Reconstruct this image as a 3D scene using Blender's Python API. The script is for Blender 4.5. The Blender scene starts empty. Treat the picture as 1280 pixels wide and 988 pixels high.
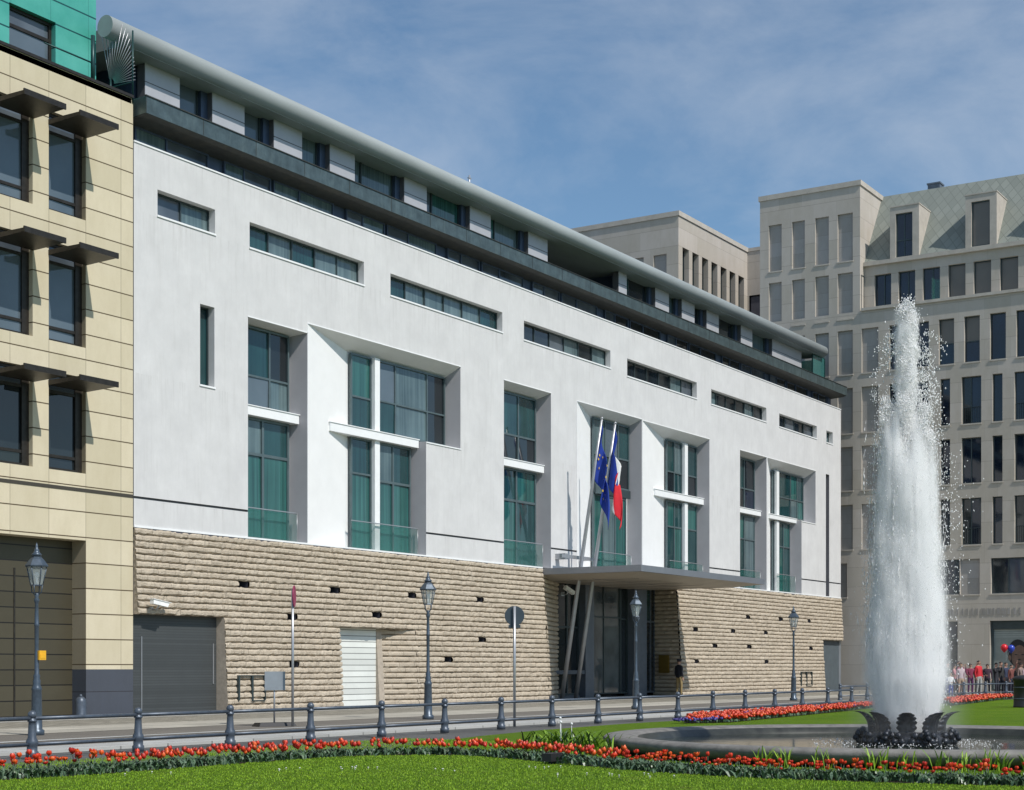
import bpy, bmesh, math, random
import numpy as np
from mathutils import Vector, Matrix
R = math.radians
random.seed(7); rng = np.random.default_rng(11)
C = bpy.context.scene.collection
# World frame: x runs along the long facade, +y goes into the buildings, z up. Facade plane y = 0.

# ------------------------------------------------------------------ materials
def new_mat(name):
    m = bpy.data.materials.new(name); m.use_nodes = True
    return m, m.node_tree, m.node_tree.nodes['Principled BSDF']
def N(nt, t, **kw):
    n = nt.nodes.new(t)
    for k, v in kw.items():
        if k.startswith('i_'):
            key = k[2:]
            n.inputs[int(key) if key.isdigit() else key].default_value = v
        else: setattr(n, k, v)
    return n
def L(nt, a, b): nt.links.new(a, b)
def math_n(nt, op, a, b=None, c=None):
    n = N(nt, 'ShaderNodeMath', operation=op)
    for i, v in enumerate((a, b, c)):
        if v is None: continue
        if isinstance(v, (int, float)): n.inputs[i].default_value = v
        else: L(nt, v, n.inputs[i])
    return n.outputs[0]
def mixc(nt, fac, a, b, blend='MIX'):
    n = N(nt, 'ShaderNodeMix', data_type='RGBA', blend_type=blend)
    if isinstance(fac, (int, float)): n.inputs[0].default_value = fac
    else: L(nt, fac, n.inputs[0])
    for i, v in ((6, a), (7, b)):
        if isinstance(v, tuple): n.inputs[i].default_value = (*v, 1)
        else: L(nt, v, n.inputs[i])
    return n.outputs[2]
def noise(nt, scale, detail=4, rough=.55, stretch=None, coord='Object'):
    tc = N(nt, 'ShaderNodeTexCoord'); src = tc.outputs[coord]
    if stretch:
        mp = N(nt, 'ShaderNodeMapping'); mp.inputs['Scale'].default_value = stretch; L(nt, src, mp.inputs[0]); src = mp.outputs[0]
    n = N(nt, 'ShaderNodeTexNoise'); n.inputs['Scale'].default_value = scale; n.inputs['Detail'].default_value = detail; n.inputs['Roughness'].default_value = rough
    L(nt, src, n.inputs['Vector']); return n.outputs['Fac']
def ramp(nt, fac, lo, hi, a=0., b=1.):
    n = N(nt, 'ShaderNodeMapRange'); L(nt, fac, n.inputs[0])
    for i, v in enumerate((lo, hi, a, b)): n.inputs[i+1].default_value = v
    return n.outputs[0]
def bump(nt, bs, h, strength=.3, dist=.02):
    b = N(nt, 'ShaderNodeBump'); b.inputs['Strength'].default_value = strength; b.inputs['Distance'].default_value = dist
    L(nt, h, b.inputs['Height']); L(nt, b.outputs[0], bs.inputs['Normal'])
def mat(name, col, rough=.6, metal=0., var=.12, scale=3., bumpv=0., bscale=40., spec=.5, stretch=None, dirt=None):
    """plain surface with soft tonal variation, optional dirt colour"""
    m, nt, bs = new_mat(name)
    f = noise(nt, scale, 5, .6, stretch)
    lo = tuple(max(0, c*(1-var)) for c in col); hi = tuple(min(1, c*(1+var)) for c in col)
    c = mixc(nt, ramp(nt, f, .3, .7), lo, hi)
    if dirt:
        c = mixc(nt, math_n(nt, 'MULTIPLY', ramp(nt, noise(nt, scale*.6, 8, .7, dirt[2] if len(dirt) > 2 else None), .5, .75), dirt[1]), c, dirt[0])
    L(nt, c, bs.inputs['Base Color'])
    bs.inputs['Roughness'].default_value = rough; bs.inputs['Metallic'].default_value = metal
    bs.inputs['Specular IOR Level'].default_value = spec
    if bumpv: bump(nt, bs, noise(nt, bscale, 4, .6), bumpv)
    return m
def ashlar(name, col, axis, zs, z0, us, u0, lw=.03, dark=(.06, .05, .04), var=.1, joint=1., stagger=0.):
    """stone slabs: joints on a metric grid, each slab of its own tone. axis: 0 = x runs along, 1 = y runs along"""
    m, nt, bs = new_mat(name)
    tc = N(nt, 'ShaderNodeTexCoord'); sp = N(nt, 'ShaderNodeSeparateXYZ'); L(nt, tc.outputs['Object'], sp.inputs[0])
    z = math_n(nt, 'DIVIDE', math_n(nt, 'SUBTRACT', sp.outputs[2], z0), zs); zi = math_n(nt, 'FLOOR', z)
    along = sp.outputs[axis] if axis < 2 else math_n(nt, 'ADD', sp.outputs[0], sp.outputs[1])
    u = math_n(nt, 'DIVIDE', math_n(nt, 'SUBTRACT', along, u0), us)
    if stagger: u = math_n(nt, 'ADD', u, math_n(nt, 'MULTIPLY', math_n(nt, 'MODULO', zi, 2.), stagger))
    ui = math_n(nt, 'FLOOR', u)
    zl = math_n(nt, 'LESS_THAN', math_n(nt, 'FRACT', z), lw/zs)
    ul = math_n(nt, 'LESS_THAN', math_n(nt, 'FRACT', u), lw*.5/us)
    line = math_n(nt, 'MULTIPLY', math_n(nt, 'MAXIMUM', zl, math_n(nt, 'MULTIPLY', ul, .6)), joint)
    cv = N(nt, 'ShaderNodeCombineXYZ'); L(nt, ui, cv.inputs[0]); L(nt, zi, cv.inputs[1])
    wn = N(nt, 'ShaderNodeTexWhiteNoise', noise_dimensions='2D'); L(nt, cv.outputs[0], wn.inputs['Vector'])
    lo = tuple(c*(1-var) for c in col); hi = tuple(min(1, c*(1+var)) for c in (col[0], col[1]*1.0, col[2]*1.04))
    c = mixc(nt, wn.outputs['Value'], lo, hi)
    c = mixc(nt, math_n(nt, 'MULTIPLY', ramp(nt, noise(nt, 1.3, 8, .7, (1, 1, .45)), .42, .75), .42), c, tuple(v*q for v, q in zip(col, (.72, .69, .62))))
    c = mixc(nt, math_n(nt, 'MULTIPLY', ramp(nt, noise(nt, 25, 3, .6), .35, .7), .12), c, tuple(v*.7 for v in col))
    c = mixc(nt, line, c, dark)
    L(nt, c, bs.inputs['Base Color']); bs.inputs['Roughness'].default_value = .8; bs.inputs['Specular IOR Level'].default_value = .25
    return m
def glassy(name, col, rough=.04, curtain=0., col2=None, wscale=9., axis=0, var=.35, spec=.6):
    """window pane: dark room or curtain seen behind a reflecting, slightly wavy pane"""
    m, nt, bs = new_mat(name)
    col2 = col2 or tuple(c*(1-var) for c in col)
    f = noise(nt, .55, 3, .5)
    if curtain:
        tc = N(nt, 'ShaderNodeTexCoord'); mp = N(nt, 'ShaderNodeMapping')
        mp.inputs['Scale'].default_value = (wscale, wscale, .15); L(nt, tc.outputs['Object'], mp.inputs[0])
        nz = N(nt, 'ShaderNodeTexNoise'); nz.inputs['Scale'].default_value = 1.; nz.inputs['Detail'].default_value = 2; L(nt, mp.outputs[0], nz.inputs['Vector'])
        f = math_n(nt, 'ADD', math_n(nt, 'MULTIPLY', nz.outputs['Fac'], curtain), math_n(nt, 'MULTIPLY', f, 1-curtain))
    L(nt, mixc(nt, ramp(nt, f, .32, .68), col2, col), bs.inputs['Base Color'])
    bs.inputs['Roughness'].default_value = rough; bs.inputs['Specular IOR Level'].default_value = spec
    bs.inputs['Coat Weight'].default_value = .3; bs.inputs['Coat Roughness'].default_value = .02
    b = N(nt, 'ShaderNodeBump'); b.inputs['Strength'].default_value = .06; b.inputs['Distance'].default_value = .05
    L(nt, noise(nt, .7, 1, .4), b.inputs['Height']); L(nt, b.outputs[0], bs.inputs['Normal']); L(nt, b.outputs[0], bs.inputs['Coat Normal'])
    return m

M = {}
M['plaster'] = None
def plaster():
    m, nt, bs = new_mat('light grey plaster')
    a = ramp(nt, noise(nt, .8, 8, .68), .35, .7)
    b = ramp(nt, noise(nt, 3.5, 6, .7, (1, 1, .35)), .4, .75)
    c = mixc(nt, a, (.585, .582, .58), (.675, .672, .668))
    c = mixc(nt, math_n(nt, 'MULTIPLY', b, .35), c, (.54, .537, .535))
    c = mixc(nt, math_n(nt, 'MULTIPLY', ramp(nt, noise(nt, 2.2, 9, .75, (2.2, 1, .16)), .52, .78), .5), c, (.46, .45, .435))
    tc = N(nt, 'ShaderNodeTexCoord'); sp = N(nt, 'ShaderNodeSeparateXYZ'); L(nt, tc.outputs['Object'], sp.inputs[0])
    run = ramp(nt, noise(nt, 5., 6, .7, (1.3, 1, .05)), .52, .74)
    for (za, zb) in ((14.0, 15.5), (16.7, 17.6), (9.2, 10.5), (5.8, 6.6)):
        up = N(nt, 'ShaderNodeMapRange'); L(nt, sp.outputs[2], up.inputs[0])
        for q, w in enumerate((za, zb, 0., 1.)): up.inputs[q+1].default_value = w
        band = math_n(nt, 'MULTIPLY', up.outputs[0], math_n(nt, 'LESS_THAN', sp.outputs[2], zb))
        c = mixc(nt, math_n(nt, 'MULTIPLY', math_n(nt, 'MULTIPLY', run, band), .5), c, (.36, .35, .33))
    L(nt, c, bs.inputs['Base Color']); bs.inputs['Roughness'].default_value = .9; bs.inputs['Specular IOR Level'].default_value = .2
    bump(nt, bs, noise(nt, 60, 5, .7), .15, .01)
    return m
M['plaster'] = plaster()
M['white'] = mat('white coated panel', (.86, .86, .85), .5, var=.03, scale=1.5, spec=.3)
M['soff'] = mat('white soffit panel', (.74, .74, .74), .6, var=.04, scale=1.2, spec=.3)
M['reveal'] = mat('shaded reveal panel', (.34, .34, .36), .6, var=.05, scale=1.2, spec=.3)  # white panel darkened in colour to carry the side reveals' shade
M['whitemetal'] = mat('white metal trim', (.83, .84, .84), .4, var=.03)
M['joint'] = mat('grey recessed joint', (.15, .15, .165), .7)
M['groove'] = mat('dark shadow joint', (.07, .07, .09), .7)
def roughstone():
    m, nt, bs = new_mat('split face stone')
    c = mixc(nt, ramp(nt, noise(nt, 2.2, 6, .65, (.6, 1, 3.2)), .3, .7), (.47, .40, .31), (.63, .55, .44))
    c = mixc(nt, math_n(nt, 'MULTIPLY', ramp(nt, noise(nt, 30, 4, .7), .45, .7), .45), c, (.30, .245, .185))
    c = mixc(nt, math_n(nt, 'MULTIPLY', ramp(nt, noise(nt, .5, 5, .6), .55, .75), .25), c, (.36, .29, .21))
    tc = N(nt, 'ShaderNodeTexCoord'); sp = N(nt, 'ShaderNodeSeparateXYZ'); L(nt, tc.outputs['Object'], sp.inputs[0])
    zi = math_n(nt, 'FLOOR', math_n(nt, 'DIVIDE', sp.outputs[2], 5.74/28)); u_ = math_n(nt, 'ADD', math_n(nt, 'DIVIDE', sp.outputs[0], .74), math_n(nt, 'MULTIPLY', zi, .37))
    cv = N(nt, 'ShaderNodeCombineXYZ'); L(nt, math_n(nt, 'FLOOR', u_), cv.inputs[0]); L(nt, zi, cv.inputs[1])
    wn = N(nt, 'ShaderNodeTexWhiteNoise', noise_dimensions='2D'); L(nt, cv.outputs[0], wn.inputs['Vector'])
    c = mixc(nt, ramp(nt, wn.outputs['Value'], 0, 1, 0, .42), c, (.37, .315, .245))
    c = mixc(nt, math_n(nt, 'MULTIPLY', math_n(nt, 'LESS_THAN', math_n(nt, 'FRACT', u_), .03), .55), c, (.16, .13, .10))
    L(nt, c, bs.inputs['Base Color']); bs.inputs['Roughness'].default_value = .95; bs.inputs['Specular IOR Level'].default_value = .15
    bump(nt, bs, noise(nt, 16, 6, .7), .8, .05)
    return m
M['rough'] = roughstone()
M['roughflat'] = mat('sawn tan stone', (.42, .36, .29), .9, var=.15, scale=8, bumpv=.3)
M['sand'] = ashlar('yellow sandstone slabs', (.625, .555, .395), 0, .753, 15.06, 1.405, -1.94, .035, (.10, .075, .045), .085)
M['sandthick'] = mat('sandstone shadow joint', (.05, .045, .035), .8)
M['plinth'] = ashlar('dark blue grey granite', (.075, .085, .105), 0, .69, .01, 4., .4, .02, (.03, .03, .035), .08)
M['beige'] = ashlar('beige limestone slabs', (.475, .435, .375), 2, 1.235, .35, 1.57, .1, .022, (.24, .21, .18), .07, .75, .5)
M['beigeblind'] = ashlar('grey limestone infill', (.36, .345, .325), 2, .93, .35, 3.1, .1, .02, (.24, .225, .21), .09, .7)
M['beigeplain'] = mat('limestone trim', (.47, .43, .375), .8, var=.1, scale=2, dirt=((.30, .27, .23), .5))
M['zinc'] = mat('patinated zinc sheet', (.095, .13, .135), .42, .55, var=.3, scale=2.5, dirt=((.26, .33, .31), .35, (2, 2, .4)))
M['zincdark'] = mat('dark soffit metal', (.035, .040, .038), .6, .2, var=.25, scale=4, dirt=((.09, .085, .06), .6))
M['rooftube'] = mat('grey green rolled metal roof edge', (.30, .335, .34), .68, .0, var=.10, scale=.8, spec=.4, stretch=(.5, 2, 2))
M['shutter'] = mat('light grey cladding panel', (.47, .475, .50), .5, .25, var=.06, scale=1)
M['shutterline'] = mat('panel joint', (.11, .11, .12), .6)
M['jamb'] = mat('blue grey metal jamb', (.07, .10, .16), .45, .4)
M['bronze'] = mat('dark bronze metal', (.038, .033, .028), .45, .5, var=.3, scale=6)
M['bronzedoor'] = None
def ribbed(name, col, pitch, lw, dark, rough=.5, metal=.3, z0=0.):
    m, nt, bs = new_mat(name)
    tc = N(nt, 'ShaderNodeTexCoord'); sp = N(nt, 'ShaderNodeSeparateXYZ'); L(nt, tc.outputs['Object'], sp.inputs[0])
    z = math_n(nt, 'DIVIDE', math_n(nt, 'SUBTRACT', sp.outputs[2], z0), pitch)
    ln = math_n(nt, 'LESS_THAN', math_n(nt, 'FRACT', z), lw/pitch)
    cv = N(nt, 'ShaderNodeCombineXYZ'); L(nt, math_n(nt, 'FLOOR', z), cv.inputs[0])
    wn = N(nt, 'ShaderNodeTexWhiteNoise', noise_dimensions='2D'); L(nt, cv.outputs[0], wn.inputs['Vector'])
    c = mixc(nt, wn.outputs['Value'], tuple(v*.86 for v in col), tuple(min(1, v*1.1) for v in col))
    c = mixc(nt, math_n(nt, 'MULTIPLY', ramp(nt, noise(nt, 1.5, 6), .4, .7), .25), c, tuple(v*.7 for v in col))
    L(nt, mixc(nt, ln, c, dark), bs.inputs['Base Color']); bs.inputs['Roughness'].default_value = rough; bs.inputs['Metallic'].default_value = metal
    return m
M['bronzedoor'] = ribbed('olive bronze panelling', (.078, .068, .043), .45, .035, (.012, .011, .01), .5, .2)
M['meshdoor'] = ribbed('dark grey ribbed gate', (.070, .077, .079), .085, .022, (.056, .062, .063), .55, .25)
M['whitedoor'] = ribbed('white roller slats', (.74, .76, .72), .215, .03, (.20, .21, .20), .5, .0)
M['greydoor'] = mat('slate grey steel door', (.10, .125, .14), .5, .2)
M['turq'] = None
def turq():
    m, nt, bs = new_mat('turquoise glass cladding')
    tc = N(nt, 'ShaderNodeTexCoord'); sp = N(nt, 'ShaderNodeSeparateXYZ'); L(nt, tc.outputs['Object'], sp.inputs[0])
    z = math_n(nt, 'FRACT', math_n(nt, 'DIVIDE', math_n(nt, 'SUBTRACT', sp.outputs[2], 18.78), .70))
    u = math_n(nt, 'FRACT', math_n(nt, 'DIVIDE', math_n(nt, 'ADD', sp.outputs[0], 1.95), 1.5))
    ln = math_n(nt, 'MAXIMUM', math_n(nt, 'LESS_THAN', z, .07), math_n(nt, 'MULTIPLY', math_n(nt, 'LESS_THAN', u, .012), .5))
    c = mixc(nt, ramp(nt, noise(nt, .9, 5), .3, .7), (.055, .33, .27), (.10, .43, .36))
    L(nt, mixc(nt, ln, c, (.008, .07, .07)), bs.inputs['Base Color']); bs.inputs['Roughness'].default_value = .35
    return m
M['turq'] = turq()
M['darkgreen'] = mat('dark green painted steel', (.010, .050, .050), .4, .3)
M['steel'] = mat('brushed grey steel', (.42, .43, .45), .38, .6, var=.08)
M['castiron'] = mat('grey painted cast iron', (.085, .105, .135), .42, .35, var=.2, scale=9, dirt=((.15, .15, .15), .4))
M['lampiron'] = mat('blue grey lamp paint', (.075, .10, .13), .38, .4, var=.2, scale=9)
M['lampglass'] = None
def clear(name, col, alpha, rough=.05):
    m, nt, bs = new_mat(name)
    bs.inputs['Base Color'].default_value = (*col, 1); bs.inputs['Roughness'].default_value = rough
    bs.inputs['Alpha'].default_value = alpha; bs.inputs['Specular IOR Level'].default_value = .6
    return m
M['lampglass'] = clear('thin lantern glass', (.55, .62, .62), .34)
M['railglass'] = clear('green balustrade glass', (.05, .20, .17), .16)
M['cornerglass'] = clear('green corner glass', (.05, .17, .16), .72)
M['frame'] = mat('dark window frame', (.045, .065, .07), .4, .3)
M['framegrey'] = mat('grey green window frame', (.11, .15, .16), .4, .3)
M['g_teal'] = glassy('teal curtained glass', (.040, .150, .135), .05, .75, (.012, .060, .058))
M['g_tealdark'] = glassy('deep teal glass', (.022, .075, .078), .04, .4, (.008, .030, .035))
M['g_dark'] = glassy('dark room glass', (.016, .022, .026), .04)
M['g_grey'] = glassy('grey curtain and reflection glass', (.14, .20, .21), .06, .5, (.045, .075, .085))  # pale base colour also stands in for sky reflection in upper panes
M['g_clere'] = glassy('clerestory glass', (.115, .14, .165), .05, .35, (.03, .04, .055), .8)
M['g_sky'] = glassy('slate reflecting glass', (.12, .155, .185), .05, 0, (.085, .115, .14))
M['g_blue'] = glassy('dark blue glass', (.010, .022, .050), .04, .3, (.004, .008, .018), 2.)
M['g_blind'] = mat('brown roller blind', (.125, .110, .092), .35, var=.12, scale=.7, spec=.8)
M['g_ent'] = glassy('entrance glass', (.14, .155, .155), .05, 0, (.018, .02, .022))  # lightened colour stands in for reflections of the pale facade
M['brass'] = mat('brass plate', (.30, .20, .05), .35, .8)
M['canopy'] = mat('grey canopy cladding', (.24, .255, .285), .40, .45, var=.08, scale=1.2)
M['soffit'] = mat('canopy soffit panel', (.36, .32, .265), .5, .1, var=.1, scale=1)
M['column'] = mat('blue grey column cladding', (.14, .16, .19), .45, .4)
M['slate'] = None
def slate():
    m, nt, bs = new_mat('grey green diamond roof tiles')
    tc = N(nt, 'ShaderNodeTexCoord'); sp = N(nt, 'ShaderNodeSeparateXYZ'); L(nt, tc.outputs['Object'], sp.inputs[0])
    a = math_n(nt, 'MULTIPLY', sp.outputs[1], 1.6); b = math_n(nt, 'MULTIPLY', sp.outputs[2], 1.15)
    p = math_n(nt, 'ADD', a, b); q = math_n(nt, 'SUBTRACT', a, b)
    ln = math_n(nt, 'MAXIMUM', math_n(nt, 'LESS_THAN', math_n(nt, 'FRACT', p), .06), math_n(nt, 'LESS_THAN', math_n(nt, 'FRACT', q), .06))
    cv = N(nt, 'ShaderNodeCombineXYZ'); L(nt, math_n(nt, 'FLOOR', p), cv.inputs[0]); L(nt, math_n(nt, 'FLOOR', q), cv.inputs[1])
    wn = N(nt, 'ShaderNodeTexWhiteNoise', noise_dimensions='2D'); L(nt, cv.outputs[0], wn.inputs['Vector'])
    c = mixc(nt, wn.outputs['Value'], (.195, .215, .19), (.24, .26, .23))
    L(nt, mixc(nt, ln, c, (.145, .16, .14)), bs.inputs['Base Color']); bs.inputs['Roughness'].default_value = .65
    return m
M['slate'] = slate()
M['basin'] = mat('weathered grey fountain stone', (.19, .18, .165), .75, var=.25, scale=4, bumpv=.4, bscale=25, dirt=((.05, .05, .045), .7))
M['wetstone'] = mat('dark wet stone', (.032, .034, .028), .3, var=.4, scale=5)
M['bronzeleaf'] = mat('wet black bronze', (.022, .026, .034), .28, .5, var=.5, scale=14, bumpv=.6, bscale=30)
M['blackrubber'] = mat('black plastic', (.02, .02, .022), .5)
M['yellow'] = mat('yellow box', (.80, .42, .02), .45)
M['signred'] = mat('crimson sign enamel', (.30, .02, .09), .4)
M['signgrey'] = mat('bare aluminium sign back', (.30, .33, .36), .45, .5, var=.1)
M['signdark'] = mat('dark grey sign back', (.06, .08, .10), .5, .3)
M['sticker'] = mat('white sticker', (.75, .75, .73), .5)
M['camwhite'] = mat('white camera housing', (.80, .80, .78), .4)
M['red'] = mat('red flag cloth', (.72, .02, .035), .8, var=.08, scale=5)
M['fwhite'] = mat('white flag cloth', (.80, .80, .80), .8, var=.04)
M['blue'] = mat('blue flag cloth', (.012, .045, .34), .8, var=.12, scale=5)
M['gold'] = mat('gold star', (.80, .55, .05), .7)

# ------------------------------------------------------------------ mesh builder
class MB:
    def __init__(s): s.v = []; s.f = []; s.mi = []; s.sm = []; s.cur = 0; s.smooth = False
    def face(s, idx): s.f.append(tuple(idx)); s.mi.append(s.cur); s.sm.append(s.smooth)
    def poly(s, pts):
        i = len(s.v); s.v += [tuple(p) for p in pts]; s.face(range(i, i+len(pts))); return s
    def hexa(s, p):  # 8 points: bottom 4 ccw, top 4 ccw
        i = len(s.v); s.v += [tuple(q) for q in p]
        for f in ((3, 2, 1, 0), (4, 5, 6, 7), (0, 1, 5, 4), (1, 2, 6, 5), (2, 3, 7, 6), (3, 0, 4, 7)): s.face([i+k for k in f])
        return s
    def box(s, x0, x1, y0, y1, z0, z1):
        return s.hexa([(x0, y0, z0), (x1, y0, z0), (x1, y1, z0), (x0, y1, z0), (x0, y0, z1), (x1, y0, z1), (x1, y1, z1), (x0, y1, z1)])
    def prism(s, pts, d):  # polygon extruded by vector d
        n = len(pts); i = len(s.v); d = Vector(d)
        s.v += [tuple(p) for p in pts] + [tuple(Vector(p)+d) for p in pts]
        s.face(range(i+n-1, i-1, -1)); s.face(range(i+n, i+2*n))
        for k in range(n): s.face((i+k, i+(k+1) % n, i+n+(k+1) % n, i+n+k))
        return s
    def tube(s, pts, r, n=10, caps=True):
        P = [Vector(p) for p in pts]; rr = r if isinstance(r, (list, tuple)) else [r]*len(P); i = len(s.v); sm = s.smooth; s.smooth = True
        up = None
        for k, p in enumerate(P):
            t = (P[min(k+1, len(P)-1)]-P[max(k-1, 0)]).normalized()
            if up is None: up = t.orthogonal().normalized()
            up = (up-t*up.dot(t)).normalized(); bi = t.cross(up)
            for j in range(n):
                a = 2*math.pi*j/n; s.v.append(tuple(p+(up*math.cos(a)+bi*math.sin(a))*rr[k]))
        for k in range(len(P)-1):
            for j in range(n): s.face((i+k*n+j, i+k*n+(j+1) % n, i+(k+1)*n+(j+1) % n, i+(k+1)*n+j))
        s.smooth = False
        if caps: s.face([i+j for j in range(n-1, -1, -1)]); s.face([i+(len(P)-1)*n+j for j in range(n)])
        s.smooth = sm; return s
    def lathe(s, prof, n=16, c=(0, 0, 0), smooth=True, rot=0., caps=True):
        i = len(s.v); sm = s.smooth; s.smooth = smooth
        for r, z in prof:
            for j in range(n):
                a = 2*math.pi*j/n+rot; s.v.append((c[0]+r*math.cos(a), c[1]+r*math.sin(a), c[2]+z))
        for k in range(len(prof)-1):
            for j in range(n): s.face((i+k*n+j, i+k*n+(j+1) % n, i+(k+1)*n+(j+1) % n, i+(k+1)*n+j))
        s.smooth = False
        if caps: s.face([i+j for j in range(n-1, -1, -1)]); s.face([i+(len(prof)-1)*n+j for j in range(n)])
        s.smooth = sm; return s
    def ball(s, c, r, n=10, sz=1.):
        k = max(4, n//2)
        return s.lathe([(max(1e-4, r*math.sin(math.pi*a/k)), -r*sz*math.cos(math.pi*a/k)) for a in range(k+1)], n, c)
    def build(s, name, mats, parent=None):
        me = bpy.data.meshes.new(name); me.from_pydata(s.v, [], s.f)
        for m in (mats if isinstance(mats, (list, tuple)) else [mats]): me.materials.append(m)
        me.polygons.foreach_set('material_index', s.mi); me.polygons.foreach_set('use_smooth', s.sm); me.update()
        o = bpy.data.objects.new(name, me); C.objects.link(o)
        if parent: o.parent = parent
        return o
def fast_mesh(name, V, F, mats, parent=None, smooth=False, mi=None):
    V = np.asarray(V, np.float32); F = np.asarray(F, np.int32); k = F.shape[1]
    me = bpy.data.meshes.new(name); me.vertices.add(len(V)); me.vertices.foreach_set('co', V.ravel())
    me.loops.add(F.size); me.loops.foreach_set('vertex_index', F.ravel())
    me.polygons.add(len(F)); me.polygons.foreach_set('loop_start', np.arange(0, F.size, k, dtype=np.int32))
    me.polygons.foreach_set('loop_total', np.full(len(F), k, np.int32))
    for m in (mats if isinstance(mats, (list, tuple)) else [mats]): me.materials.append(m)
    if mi is not None: me.polygons.foreach_set('material_index', np.asarray(mi, np.int32))
    me.polygons.foreach_set('use_smooth', np.full(len(F), smooth, bool))
    me.update(calc_edges=True); me.validate()
    o = bpy.data.objects.new(name, me); C.objects.link(o)
    if parent: o.parent = parent
    return o
def tag(o, label=None, cat=None, group=None, kind=None):
    for k, v in (('label', label), ('category', cat), ('group', group), ('kind', kind)):
        if v: o[k] = v
    return o
def thing(name, label, cat, loc=(0, 0, 0), rz=0., group=None):
    o = bpy.data.objects.new(name, None); o.empty_display_size = .2; C.objects.link(o); o.location = loc; o.rotation_euler = (0, 0, rz)
    return tag(o, label, cat, group)
def dup(root, loc, rz=None, label=None):
    r = root.copy(); C.objects.link(r); r.location = loc
    if rz is not None: r.rotation_euler = (0, 0, rz)
    if label: r['label'] = label
    for ch in list(root.children):
        c = ch.copy(); C.objects.link(c); c.parent = r
        for g in list(ch.children):
            d = g.copy(); C.objects.link(d); d.parent = c
    return r
def struct(name, mb, m, kind='structure'):
    o = mb.build(name, m); o['kind'] = kind; return o

def holed_wall(mb, P, s0, s1, t0, t1, holes, extra_s=(), extra_t=()):
    """front sheet of a wall with rectangular holes; P(s,t,d) maps to world, d = depth inwards"""
    S = sorted({s0, s1, *[v for h in holes for v in h[:2] if s0 < v < s1], *extra_s}); T = sorted({t0, t1, *[v for h in holes for v in h[2:4] if t0 < v < t1], *extra_t})
    idx = {}
    def vi(i, j):
        if (i, j) not in idx: idx[i, j] = len(mb.v); mb.v.append(P(S[i], T[j], 0))
        return idx[i, j]
    for i in range(len(S)-1):
        for j in range(len(T)-1):
            a, b = (S[i]+S[i+1])/2, (T[j]+T[j+1])/2
            if any(h[0] < a < h[1] and h[2] < b < h[3] for h in holes): continue
            mb.face((vi(i, j), vi(i+1, j), vi(i+1, j+1), vi(i, j+1)))
def reveals(mb, P, h, d, sides='lrtb'):
    a, b, c, e = h[:4]
    if 'l' in sides: mb.poly([P(a, c, 0), P(a, e, 0), P(a, e, d), P(a, c, d)])
    if 'r' in sides: mb.poly([P(b, c, 0), P(b, e, 0), P(b, e, d), P(b, c, d)])
    if 't' in sides: mb.poly([P(a, e, 0), P(b, e, 0), P(b, e, d), P(a, e, d)])
    if 'b' in sides: mb.poly([P(a, c, 0), P(b, c, 0), P(b, c, d), P(a, c, d)])
PX = lambda s, t, d: (s, d, t)             # walls facing -y
def PXo(y0): return lambda s, t, d: (s, y0+d, t)
def PYo(x0): return lambda s, t, d: (x0+d, s, t)   # walls facing -x
def pbox(mb, P, a, b, c, e, d0, d1):
    mb.hexa([P(a, c, d0), P(b, c, d0), P(b, c, d1), P(a, c, d1), P(a, e, d0), P(b, e, d0), P(b, e, d1), P(a, e, d1)])
def window(parent, P, a, b, c, e, d, vs=(), hs=(), fw=.07, fm='framegrey', gm=('g_dark',), fd=.09, blind=None):
    """a window: frame bars (part) and its panes (sub-part). d = depth of the frame's face, vs/hs = mullion and transom positions"""
    f = MB()
    pbox(f, P, a, a+fw, c, e, d, d+fd); pbox(f, P, b-fw, b, c, e, d, d+fd)
    pbox(f, P, a+fw, b-fw, c, c+fw, d, d+fd); pbox(f, P, a+fw, b-fw, e-fw, e, d, d+fd)
    for v in vs: pbox(f, P, v-fw*.55, v+fw*.55, c+fw, e-fw, d+.004, d+fd)
    xs = [a+fw]+[w for v in vs for w in (v-fw*.55, v+fw*.55)]+[b-fw]
    for hz in hs:
        for k in range(0, len(xs), 2): pbox(f, P, xs[k], xs[k+1], hz-fw*.5, hz+fw*.5, d+.006, d+fd)
    fo = f.build('window', M[fm], parent)
    g = MB(); names = []; k = 0
    vv = [a]+list(vs)+[b]; hh = [c]+list(hs)+[e]
    for i in range(len(vv)-1):
        for j in range(len(hh)-1):
            nm = gm[k % len(gm)]; k += 1
            if nm not in names: names.append(nm)
            g.cur = names.index(nm)
            p = [P(vv[i]+.02, hh[j]+.02, d+.05), P(vv[i+1]-.02, hh[j]+.02, d+.05), P(vv[i+1]-.02, hh[j+1]-.02, d+.05), P(vv[i]+.02, hh[j+1]-.02, d+.05)]
            # each pane is set a hair out of true, so reflections differ from pane to pane
            j1, j2 = random.uniform(-.014, .014), random.uniform(-.010, .010)
            p = [P(vv[i]+.02, hh[j]+.02, d+.055+j1+j2), P(vv[i+1]-.02, hh[j]+.02, d+.055-j1+j2), P(vv[i+1]-.02, hh[j+1]-.02, d+.055-j1-j2), P(vv[i]+.02, hh[j+1]-.02, d+.055+j1-j2)]
            g.poly(p)
    g.build('pane', [M[n] for n in names], fo)
    return fo

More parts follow.
